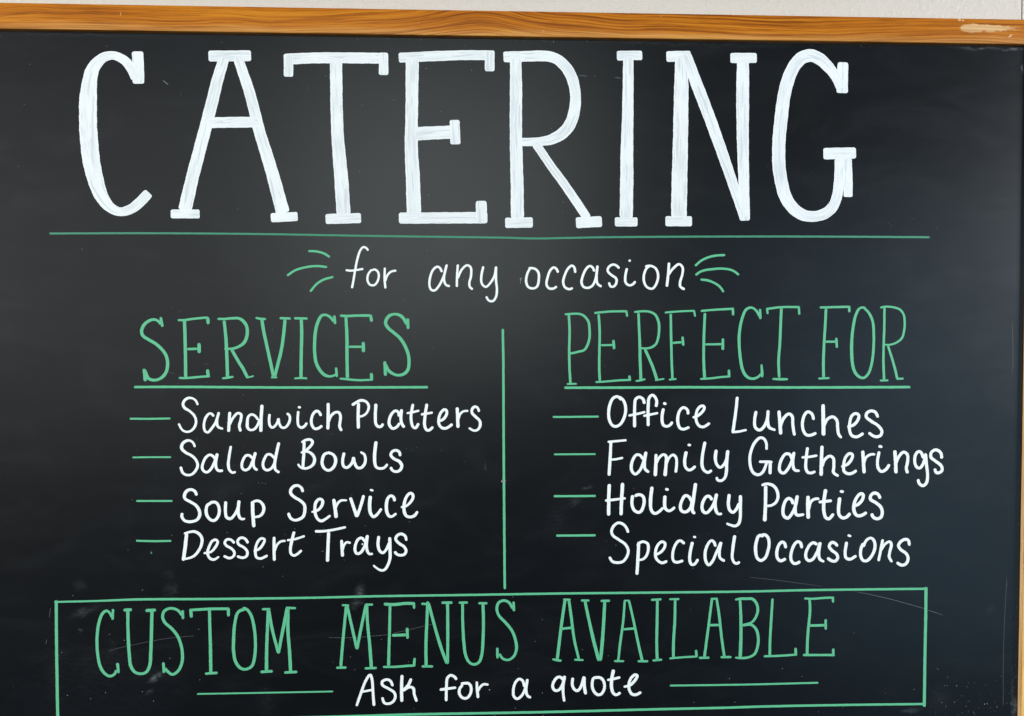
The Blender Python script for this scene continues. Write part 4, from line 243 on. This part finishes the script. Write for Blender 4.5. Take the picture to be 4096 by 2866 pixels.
# ------------------------------------------------------------------ materials
def mat_board():
    k = NT('chalkboard_black')
    v = k.coord()
    fine = k.noise(v, 900, 4, 0.7)
    cloud = k.noise(v, 5, 4, 0.6, 0.5)
    wn = k.n('ShaderNodeTexNoise')
    k.put(wn.inputs['Vector'], v)
    wn.inputs['Scale'].default_value = 70
    wn.inputs['Detail'].default_value = 4
    sub = k.n('ShaderNodeVectorMath', operation='MULTIPLY_ADD')
    k.put(sub.inputs[0], wn.outputs['Color'])
    sub.inputs[1].default_value = (0.012, 0.0, 0.012)
    sub.inputs[2].default_value = (-0.006, 0.0, -0.006)
    wv = k.n('ShaderNodeVectorMath', operation='ADD')
    k.put(wv.inputs[0], v)
    k.put(wv.inputs[1], sub.outputs[0])
    v2 = wv.outputs[0]
    total = None
    for (x, z, rx, rz, a, s) in SMUDGES:
        px, _, pz = L(x, 0, z)
        f = k.blob(v2, px * 1000, pz * 1000, rx * 1.3, rz * 1.3, a)
        f = k.math('MULTIPLY', k.math('POWER', f, 0.7) if s > 0.05 else f, s * 0.95)
        total = f if total is None else k.math('ADD', total, f)
    smear = k.noise(k.mapping(v, rot=(0, -0.6, 0), scale=(1.0, 1, 3.0)), 130, 5, 0.6, 0.8)
    tex = k.math('MULTIPLY', k.smooth(smear, 0.25, 0.72), k.smooth(fine, 0.10, 0.75))
    mask = k.math('MULTIPLY', total, tex)
    wipe = k.noise(k.mapping(v, rot=(0, -0.45, 0), scale=(1.0, 1, 2.6)), 11, 5, 0.55, 1.2)
    haze = k.math('MULTIPLY', k.smooth(wipe, 0.42, 0.78), k.math('MULTIPLY_ADD', k.smooth(smear, 0.3, 0.75), 0.0045, 0.0035))
    mask = k.math('ADD', mask, haze, clamp=True)
    base = k.mix(k.smooth(cloud, 0.3, 0.7), (0.0026, 0.0036, 0.0048), (0.0026, 0.0042, 0.0064))
    k.put(k.b.inputs['Base Color'], k.mix(mask, base, (0.55, 0.62, 0.66)))
    k.put(k.b.inputs['Roughness'], k.math('MULTIPLY_ADD', k.math('ADD', wipe, cloud), 0.05, 0.25))
    k.b.inputs['Specular IOR Level'].default_value = 0.45
    k.bump(k.noise(v, 1400, 2, 0.5), 0.08, 0.0003)
    return k.m


def mat_title():
    k = NT('white_paint_marker_broad')
    uv = k.n('ShaderNodeUVMap', uv_map='stroke').outputs[0]
    a = k.noise(k.mapping(uv, scale=(22, 7, 1)), 1.0, 4, 0.6, 0.3)
    b = k.noise(k.mapping(uv, loc=(3, 5, 0), scale=(60, 16, 1)), 1.0, 3, 0.6)
    sep = k.n('ShaderNodeSeparateXYZ')
    k.put(sep.inputs[0], uv)
    e = k.math('ABSOLUTE', k.math('MULTIPLY_ADD', sep.outputs[1], 2.0, -1.0))
    inner = k.math('SUBTRACT', 1.0, k.smooth(e, 0.70, 0.92))
    thin = k.math('MULTIPLY', k.smooth(k.math('MULTIPLY_ADD', b, 0.5, k.math('MULTIPLY', a, 0.75)), 0.47, 0.74), inner)
    big = k.noise(k.coord(), 30, 2, 0.5)
    hard = k.noise(k.mapping(uv, loc=(7, 2, 0), scale=(26, 5, 1)), 1.0, 2, 0.5, 0.15)
    thin = k.math('MULTIPLY', thin, k.smooth(big, 0.25, 0.75))
    thin = k.math('MAXIMUM', k.math('MULTIPLY', thin, 0.7), k.math('MULTIPLY', k.smooth(hard, 0.585, 0.605), k.math('MULTIPLY', inner, 0.7)))
    k.put(k.b.inputs['Base Color'], k.mix(thin, (0.83, 0.88, 0.89), (0.54, 0.60, 0.64)))
    k.b.inputs['Roughness'].default_value = 0.55
    k.b.inputs['Specular IOR Level'].default_value = 0.3
    k.bump(b, 0.25, 0.0002)
    return k.m


def mat_marker(name, core, thin_c, tip_c, amt=0.5):
    k = NT(name)
    uv = k.n('ShaderNodeUVMap', uv_map='stroke').outputs[0]
    a = k.noise(k.mapping(uv, scale=(45, 3.5, 1)), 1.0, 3, 0.6, 0.2)
    t = k.math('MULTIPLY', k.smooth(a, 0.50, 0.75), amt)
    c = k.mix(t, core, thin_c)
    tip = k.n('ShaderNodeAttribute', attribute_name='tip').outputs['Fac']
    c = k.mix(k.math('MULTIPLY', tip, 0.55), c, tip_c)
    k.put(k.b.inputs['Base Color'], c)
    k.b.inputs['Roughness'].default_value = 0.55
    k.b.inputs['Specular IOR Level'].default_value = 0.3
    return k.m


def mat_plain(name, c, rough=0.8):
    k = NT(name)
    n = k.noise(k.coord(), 400, 3, 0.6)
    k.put(k.b.inputs['Base Color'], k.mix(n, [x * 0.75 for x in c], c))
    k.b.inputs['Roughness'].default_value = rough
    return k.m


def mat_wood(name, axis, dark, mid, light, seed, rail_marks=False):
    """varnished wood; the grain runs along local x (axis 0) or z (axis 2)"""
    k = NT(name)
    v0 = k.coord()
    v = v0
    if axis == 2:
        v = k.mapping(v, rot=(0, math.radians(90), 0))
    v = k.mapping(v, loc=(seed, seed * 0.37, seed * 0.21))
    warp = k.n('ShaderNodeTexNoise')
    k.put(warp.inputs['Vector'], k.mapping(v, scale=(5, 14, 14)))
    warp.inputs['Scale'].default_value = 1.0
    warp.inputs['Detail'].default_value = 2.0
    off = k.math('MULTIPLY', k.math('SUBTRACT', warp.outputs['Fac'], 0.5), 0.022)
    comb = k.n('ShaderNodeCombineXYZ')
    k.put(comb.inputs[2], off)
    add = k.n('ShaderNodeVectorMath', operation='ADD')
    k.put(add.inputs[0], v)
    k.put(add.inputs[1], comb.outputs[0])
    w = add.outputs[0]
    if rail_marks:                                             # the cathedral figure near the middle of the rail
        sp3 = k.n('ShaderNodeSeparateXYZ')
        k.put(sp3.inputs[0], v0)
        uu = k.math('MULTIPLY', k.math('SUBTRACT', sp3.outputs[0], L(-4, 0, 0)[0]), 1 / 0.062)
        arch = k.math('MULTIPLY', k.math('EXPONENT', k.math('MULTIPLY', k.math('MULTIPLY', uu, uu), -1.0)), -0.014)
        cb = k.n('ShaderNodeCombineXYZ')
        k.put(cb.inputs[2], arch)
        ad = k.n('ShaderNodeVectorMath', operation='ADD')
        k.put(ad.inputs[0], w)
        k.put(ad.inputs[1], cb.outputs[0])
        w = ad.outputs[0]
    band = k.noise(k.mapping(w, scale=(2.2, 60, 260)), 1.0, 3, 0.55)
    grain = k.noise(k.mapping(w, scale=(8, 300, 700)), 1.0, 4, 0.65)
    pore = k.noise(k.mapping(w, scale=(30, 500, 900)), 1.0, 2, 0.6)
    broad = k.noise(k.mapping(v, scale=(2.2, 20, 40)), 1.0, 2, 0.5)
    f = k.math('ADD', k.math('MULTIPLY', band, 0.28), k.math('MULTIPLY', grain, 0.60))
    f = k.math('ADD', f, k.math('MULTIPLY', broad, 0.12))
    col = k.ramp(f, [(0.39, dark), (0.495, mid), (0.62, light)])
    dk = k.math('MULTIPLY', k.smooth(pore, 0.54, 0.70), 0.5)
    col = k.mix(dk, col, [c * 0.8 for c in dark])
    rough = 0.45
    if rail_marks:
        lower = k.math('SUBTRACT', 1.0, k.smooth(k.math('ADD', sp3.outputs[2], k.math('MULTIPLY', k.math('SUBTRACT', k.noise(k.mapping(v0, scale=(9, 1, 60)), 1.0, 3, 0.6), 0.5), 0.012)), L(0, 0, Z_T + 1.5)[2], L(0, 0, Z_T + 8.5)[2]))  # wood grows paler toward the rail's lower edge
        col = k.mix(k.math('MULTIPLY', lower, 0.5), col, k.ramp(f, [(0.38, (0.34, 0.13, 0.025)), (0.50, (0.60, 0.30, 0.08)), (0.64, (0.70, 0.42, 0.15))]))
        n = k.noise(k.mapping(v0, scale=(60, 1, 420)), 1.0, 3, 0.6)
        n2 = k.noise(v0, 260, 3, 0.6)
        tot = None
        for (x, z, rx, rz, a, s) in WORN:
            px, _, pz = L(x, 0, z)
            g = k.math('POWER', k.blob(v0, px * 1000, pz * 1000, rx, rz, a), 0.5)
            g = k.math('MULTIPLY', g, s)
            tot = g if tot is None else k.math('MAXIMUM', tot, g)
        msk = k.smooth(k.math('ADD', tot, k.math('MULTIPLY', k.math('SUBTRACT', k.math('ADD', n, n2), 1.0), 0.55)), 0.34, 0.60)
        pale = k.ramp(k.math('ADD', k.math('MULTIPLY', band, 0.5), k.math('MULTIPLY', grain, 0.4)), [(0.35, (0.48, 0.25, 0.09)), (0.52, (0.72, 0.46, 0.22))])
        col = k.mix(msk, col, pale)
        rough = k.math('MULTIPLY_ADD', msk, 0.3, 0.38)
    k.put(k.b.inputs['Base Color'], col)
    k.put(k.b.inputs['Roughness'], rough)
    k.b.inputs['Specular IOR Level'].default_value = 0.25
    k.bump(k.math('ADD', grain, pore), 0.25, 0.0004)
    return k.m


def mat_wall():
    k = NT('painted_wall')
    v = k.coord()
    lump = k.noise(v, 170, 3, 0.55, 0.6)
    lump2 = k.noise(v, 420, 3, 0.6)
    big = k.noise(v, 6, 3, 0.5)
    k.put(k.b.inputs['Base Color'], k.mix(big, (0.605, 0.56, 0.50), (0.64, 0.597, 0.538)))
    k.b.inputs['Roughness'].default_value = 0.5
    k.b.inputs['Specular IOR Level'].default_value = 0.35
    h = k.math('ADD', k.smooth(lump, 0.45, 0.75), k.math('MULTIPLY', lump2, 0.35))
    k.bump(h, 0.36, 0.0012)
    return k.m


WORN = [(487, 305.2, 21, 6.8, 0, 1.25), (503, 305.6, 32, 6.2, -2, 1.0), (472, 313.4, 2.6, 2.0, 0, 1.1), (475.5, 312.6, 1.6, 1.4, 0, 1.1), (523.6, 298.2, 3.4, 1.5, 35, 1.4),
        (-339, 306, 0.9, 5, 0, .7), (-60, 302, 5, 2.5, 20, .5), (175, 312, 2.2, 2.2, 0, .6), (60, 296, 6, 2, 0, .5), (520, 306, 40, 5, 0, 0.62)]
M_BOARD = mat_board()
M = {'title': mat_title(),
     'white': mat_marker('white_chalk_marker', (0.86, 0.92, 0.91), (0.62, 0.69, 0.72), (0.85, 0.90, 0.90), 0.6),
     'green': mat_marker('green_chalk_marker', (0.115, 0.495, 0.27), (0.09, 0.40, 0.22), (0.085, 0.32, 0.21), 0.6),
     'green_dull': mat_marker('green_chalk_marker_faded', (0.055, 0.26, 0.16), (0.045, 0.215, 0.135), (0.07, 0.22, 0.15), 0.6),
     'scratch': mat_plain('scratch_grey', (0.17, 0.185, 0.195)),
     'scratch_dim': mat_plain('scratch_dark_grey', (0.075, 0.085, 0.095))}
M_DUST = mat_plain('chalk_dust_white', (0.44, 0.475, 0.485))
_dr = [n for n in M_DUST.node_tree.nodes if n.type == 'MIX'][0]
_dr.inputs[6].default_value = (0.10, 0.108, 0.112, 1)
_dn = [n for n in M_DUST.node_tree.nodes if n.type == 'TEX_NOISE'][0]
_dn.inputs['Scale'].default_value = 90
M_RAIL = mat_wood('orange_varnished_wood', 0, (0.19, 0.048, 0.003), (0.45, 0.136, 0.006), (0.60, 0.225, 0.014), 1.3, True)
M_STILE = mat_wood('golden_varnished_wood', 2, (0.60, 0.30, 0.07), (0.86, 0.53, 0.16), (0.90, 0.64, 0.28), 4.1)
M_BEADV = mat_wood('pale_worn_upright_wood', 2, (0.46, 0.27, 0.11), (0.64, 0.42, 0.20), (0.70, 0.50, 0.27), 2.9)
M_BACK = mat_plain('dark_backing_board', (0.012, 0.012, 0.012))
M_WALL = mat_wall()

# ------------------------------------------------------------------ mesh helpers


def link(name, verts, faces, material, parent=None, smooth=False):
    me = bpy.data.meshes.new(name)
    me.from_pydata(verts, [], faces)
    me.materials.append(material)
    me.update()
    if smooth:
        me.polygons.foreach_set('use_smooth', [True] * len(me.polygons))
    o = bpy.data.objects.new(name, me)
    COL.objects.link(o)
    if parent:
        o.parent = parent
    return o


def extrude_profile(prof, a, b, axis):
    """profile in (across, out) mm swept along x (axis 0) or z (axis 2) from a to b, slightly divided"""
    n = len(prof)
    steps = 12
    vs, fs = [], []
    for i in range(steps + 1):
        t = a + (b - a) * i / steps
        for (c, d) in prof:
            vs.append(L(t, d, c) if axis == 0 else L(c, d, t))
    for i in range(steps):
        for j in range(n):
            k = (j + 1) % n
            q = [i * n + j, i * n + k, (i + 1) * n + k, (i + 1) * n + j]
            fs.append(q)
    fs.append(list(range(n))[::-1])
    fs.append([steps * n + j for j in range(n)])
    return vs, fs


def fix_normals(o):
    import bmesh
    bm = bmesh.new()
    bm.from_mesh(o.data)
    bmesh.ops.recalc_face_normals(bm, faces=bm.faces)
    bm.to_mesh(o.data)
    bm.free()


def rounded(c0, c1, d0, d1, r, both=True):
    """profile of a strip from c0 to c1 across, d0 (back) to d1 (front), front corners rounded by r"""
    p = [(c0, d0)]
    for i in range(7):
        a = math.radians(180 - 90 * i / 6)
        p.append((c0 + r + r * math.cos(a), d1 - r + r * math.sin(a)))
    for i in range(7):
        a = math.radians(90 - 90 * i / 6)
        p.append((c1 - r + r * math.cos(a), d1 - r + r * math.sin(a)))
    p.append((c1, d0))
    return p


# ------------------------------------------------------------------ wall behind
WY = 0.0125
gx0, gx1 = 0.5462, 0.5475
pts = [(-1.7, WY + 0.1), (-1.7, WY), (gx0 - 0.0006, WY), (gx0, WY + 0.0006), (gx0, WY + 0.003), (gx1, WY + 0.003), (gx1, WY + 0.0006), (gx1 + 0.0006, WY), (1.7, WY), (1.7, WY + 0.1)]
vs, fs = [], []
for z in (0.25, 2.35):
    vs += [(x, y, z) for x, y in pts]
n = len(pts)
for j in range(n):
    k2 = (j + 1) % n
    fs.append([j, k2, n + k2, n + j])
fs.append(list(range(n)))
fs.append(list(range(n, 2 * n)))
wall = link('wall', vs, fs, M_WALL)
fix_normals(wall)
wall['label'] = 'beige painted wall with a thin upright groove, behind the chalkboard'
wall['category'] = 'wall'

# ------------------------------------------------------------------ chalkboard
board = bpy.data.objects.new('chalkboard', None)
COL.objects.link(board)
board.location = (OX / 1000, 0, CAM_Z + OZ / 1000)
board['label'] = 'black chalkboard in an orange wooden frame, lettered CATERING in white and green marker'
board['category'] = 'chalkboard'

# backing and writing surface (a narrow dark gap is left round the panel)
o = link('backing', *extrude_profile([(Z_B - 8, -11.5), (Z_B - 8, -3.0), (Z_T + 8, -3.0), (Z_T + 8, -11.5)], X_L - 8, X_R + 8, 0), M_BACK, board)
fix_normals(o)
gap = 1.5
o = link('writing_surface', *extrude_profile([(Z_B + gap, -2.98), (Z_B + gap, -0.5), (Z_B + gap + .5, 0.0), (Z_T - gap - .5, 0.0), (Z_T - gap, -0.5), (Z_T - gap, -2.98)], X_L + gap, X_R - 0.35, 0), M_BOARD, board)
fix_normals(o)


def rail(name, c0, c1, a, b, axis, t, material, bead_side, bead_mat):
    bw = 0.9
    if bead_side == 0:
        o = link(name, *extrude_profile(rounded(c0, c1, -11.5, t, 0.9), a, b, axis), material, board)
        fix_normals(o)
        for pl in o.data.polygons:
            pl.use_smooth = len(pl.vertices) == 4
        o.modifiers.new('edges', 'EDGE_SPLIT').split_angle = math.radians(40)
        return o
    if bead_side < 0:
        p, q = rounded(c0 + bw, c1, -11.5, t, 1.6), rounded(c0, c0 + bw - 0.05, -11.5, t - 0.5, 0.6)
    else:
        p, q = rounded(c0, c1 - bw, -11.5, t, 1.6), rounded(c1 - bw + 0.05, c1, -11.5, t - 0.5, 0.6)
    o = link(name, *extrude_profile(p, a, b, axis), material, board, False)
    fix_normals(o)
    c = link('bead', *extrude_profile(q, a, b, axis), bead_mat, o, False)
    fix_normals(c)
    for x in (o, c):
        for pl in x.data.polygons:
            pl.use_smooth = len(pl.vertices) == 4
        md = x.modifiers.new('edges', 'EDGE_SPLIT')
        md.split_angle = math.radians(40)
    return o


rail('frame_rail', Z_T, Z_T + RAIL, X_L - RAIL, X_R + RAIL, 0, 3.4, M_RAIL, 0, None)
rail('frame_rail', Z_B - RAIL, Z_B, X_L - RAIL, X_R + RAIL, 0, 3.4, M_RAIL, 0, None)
rail('frame_stile', X_R, X_R + RAIL, Z_B + 0.1, Z_T - 0.1, 2, 4.0, M_STILE, -1, M_BEADV)
rail('frame_stile', X_L - RAIL, X_L, Z_B + 0.1, Z_T - 0.1, 2, 4.0, M_STILE, 1, M_BEADV)

# ------------------------------------------------------------------ lettering: every stroke a thin raised ribbon of paint


def spline(P):
    """dense samples along a Catmull-Rom curve through P = [(x, z, w)...]"""
    if len(P) == 2:
        n = max(2, int(math.dist(P[0][:2], P[1][:2]) / 1.2))
        return [tuple(P[0][c] + (P[1][c] - P[0][c]) * i / n for c in range(3)) for i in range(n + 1)]
    Q = [tuple(2 * P[0][c] - P[1][c] for c in range(3))] + list(P) + [tuple(2 * P[-1][c] - P[-2][c] for c in range(3))]
    out = []
    for i in range(1, len(Q) - 2):
        p0, p1, p2, p3 = Q[i - 1:i + 3]
        # centripetal parametrisation keeps the curve from overshooting
        def kn(a, b):
            return max(1e-4, math.dist(a[:2], b[:2]) ** 0.5)
        t0 = 0.0; t1 = t0 + kn(p0, p1); t2 = t1 + kn(p1, p2); t3 = t2 + kn(p2, p3)
        n = max(3, int(math.dist(p1[:2], p2[:2]) / 0.9))
        n = min(n, 60)
        for j in range(n):
            t = t1 + (t2 - t1) * j / n
            r = []
            for c in range(3):
                a1 = (t1 - t) / (t1 - t0) * p0[c] + (t - t0) / (t1 - t0) * p1[c]
                a2 = (t2 - t) / (t2 - t1) * p1[c] + (t - t1) / (t2 - t1) * p2[c]
                a3 = (t3 - t) / (t3 - t2) * p2[c] + (t - t2) / (t3 - t2) * p3[c]
                b1 = (t2 - t) / (t2 - t0) * a1 + (t - t0) / (t2 - t0) * a2
                b2 = (t3 - t) / (t3 - t1) * a2 + (t - t1) / (t3 - t1) * a3
                r.append((t2 - t) / (t2 - t1) * b1 + (t - t1) / (t2 - t1) * b2)
            out.append(tuple(r))
    out.append(tuple(P[-1]))
    return out


def ribbon(flat, cap, h0, idx, V, Fc, UV, TIP, wob):
    P = [tuple(flat[i:i + 3]) for i in range(0, len(flat), 3)]
    S = spline(P)
    d = [0.0]
    for a, b in zip(S, S[1:]):
        d.append(d[-1] + math.dist(a[:2], b[:2]))
    T = d[-1]
    if T < 1e-6:
        return
    # resample, densely near the ends so that the caps come out round
    r0 = min(S[0][2] * cap, T * 0.5); r1 = min(S[-1][2] * cap, T * 0.5)
    ts = [r0 * (1 - math.cos(math.pi / 2 * i / 6)) for i in range(7)]
    nmid = max(2, int((T - r0 - r1) / 1.0))
    ts += [r0 + (T - r0 - r1) * i / nmid for i in range(1, nmid)]
    ts += [T - r1 * (1 - math.cos(math.pi / 2 * i / 6)) for i in range(6, -1, -1)]
    ph = [random.uniform(0, 6.28) for _ in range(6)]
    base = len(V)
    k = 0
    prev = -1
    m = 0
    for t in ts:
        if t - prev < 1e-5:
            continue
        prev = t
        while k < len(d) - 2 and d[k + 1] < t:
            k += 1
        f = (t - d[k]) / max(1e-9, d[k + 1] - d[k])
        x, z, w = (S[k][c] + (S[k + 1][c] - S[k][c]) * f for c in range(3))
        # tangent over a short span
        i0, i1 = max(0, k - 1), min(len(S) - 1, k + 2)
        tx, tz = S[i1][0] - S[i0][0], S[i1][1] - S[i0][1]
        ln = math.hypot(tx, tz) or 1
        nx, nz = -tz / ln, tx / ln
        hw = w / 2
        e = 1.0
        for s, r in ((t, r0), (T - t, r1)):
            if s < r and r > 0:
                e = min(e, (1 - cap * 2) + cap * 2 * math.sqrt(max(0.0, 1 - (1 - s / r) ** 2)))
        e = max(e, 0.02)
        wl = 1 + wob * (math.sin(t * 0.55 + ph[0]) * 0.5 + math.sin(t * 1.7 + ph[1]) * 0.35 + math.sin(t * 0.2 + ph[2]) * 0.4)
        wr = 1 + wob * (math.sin(t * 0.6 + ph[3]) * 0.5 + math.sin(t * 1.5 + ph[4]) * 0.35 + math.sin(t * 0.23 + ph[5]) * 0.4)
        hl, hr = hw * e * wl, hw * e * wr
        h = h0 + 0.02 * t / max(T, 1)
        sh = min(0.16, 0.16 * max(e, 0.2))
        for (q, hh) in ((hl, 0.004), (hl - sh, h), (-(hr - sh), h), (-hr, 0.004)):
            V.append(L(x + nx * q, hh, z + nz * q))
        tipv = max(0.0, 1 - min(t, T - t) / (w * 0.75)) if T > w * 2 else 0.0
        for vv in (0.0, 0.03, 0.97, 1.0):
            UV.append((t / 1000 + idx * 0.731, vv if e > 0.5 else 0.5 + (vv - 0.5) * 1.0))
            TIP.append(tipv)
        if m:
            b = base + (m - 1) * 4
            for j in range(3):
                Fc.append((b + j, b + 4 + j, b + 5 + j, b + 1 + j))
        m += 1


counter = 0
for (name, label, mat, cap, strokes) in WRITING:
    V, Fc, UV, TIP = [], [], [], []
    lay = 0
    for st in strokes:
        counter += 1
        h0 = (0.02 if mat.startswith('scratch') else 0.10) + 0.035 * lay
        wob = {'title': 0.030, 'white': 0.05, 'green': 0.05}.get(mat, 0.06)
        if len(strokes) == 1 and st[2] < 3 and len(st) > 12:
            wob = 0.07
        ribbon(st, cap, h0, counter, V, Fc, UV, TIP, wob)
        lay = (lay + 1) % 9
    o = link(name, V, Fc, M[mat], board)
    me = o.data
    uvl = me.uv_layers.new(name='stroke')
    for lp in me.loops:
        uvl.data[lp.index].uv = UV[lp.vertex_index]
    at = me.attributes.new('tip', 'FLOAT', 'POINT')
    at.data.foreach_set('value', TIP)
    if label:
        o['label'] = label

# ------------------------------------------------------------------ chalk dust: flecks scattered over the board
V, Fc = [], []


def fleck(x, z, r):
    n = 7
    b = len(V)
    a0 = random.uniform(0, 6.28)
    sx_, an = random.uniform(0.7, 1.4), random.uniform(0, 3.14)
    V.append(L(x, 0.30, z))
    for i in range(n):
        a = a0 + 6.283 * i / n
        rr = r * random.uniform(0.75, 1.2)
        px, pz = rr * sx_ * math.cos(a), rr / sx_ * math.sin(a)
        V.append(L(x + px * math.cos(an) - pz * math.sin(an), 0.02, z + px * math.sin(an) + pz * math.cos(an)))
    for i in range(n):
        Fc.append((b, b + 1 + i, b + 1 + (i + 1) % n))


for i in range(0, len(SPECKS), 3):
    fleck(SPECKS[i], SPECKS[i + 1], SPECKS[i + 2] * 0.55)
for i in range(90):
    fleck(random.uniform(X_L + 10, X_R - 6), random.uniform(Z_B + 8, Z_T - 6), random.uniform(0.08, 0.20))
for i in range(95):                                     # the dusty lower right corner
    fleck(min(X_R - 2.5, random.gauss(495, 30)), random.gauss(-372, 18), abs(random.gauss(0.05, 0.14)) + 0.08)
for i in range(38):
    fleck(X_R - 1.8 - abs(random.gauss(0, 5)), random.triangular(-425, -120, -410), random.uniform(0.07, 0.24))
for i in range(70):
    fleck(random.uniform(X_L + 20, X_R - 4), Z_T - 2.2 - abs(random.gauss(0, 2)), random.uniform(0.08, 0.28))
o = link('chalk_dust', V, Fc, M_DUST, board)
o['kind'] = 'stuff'
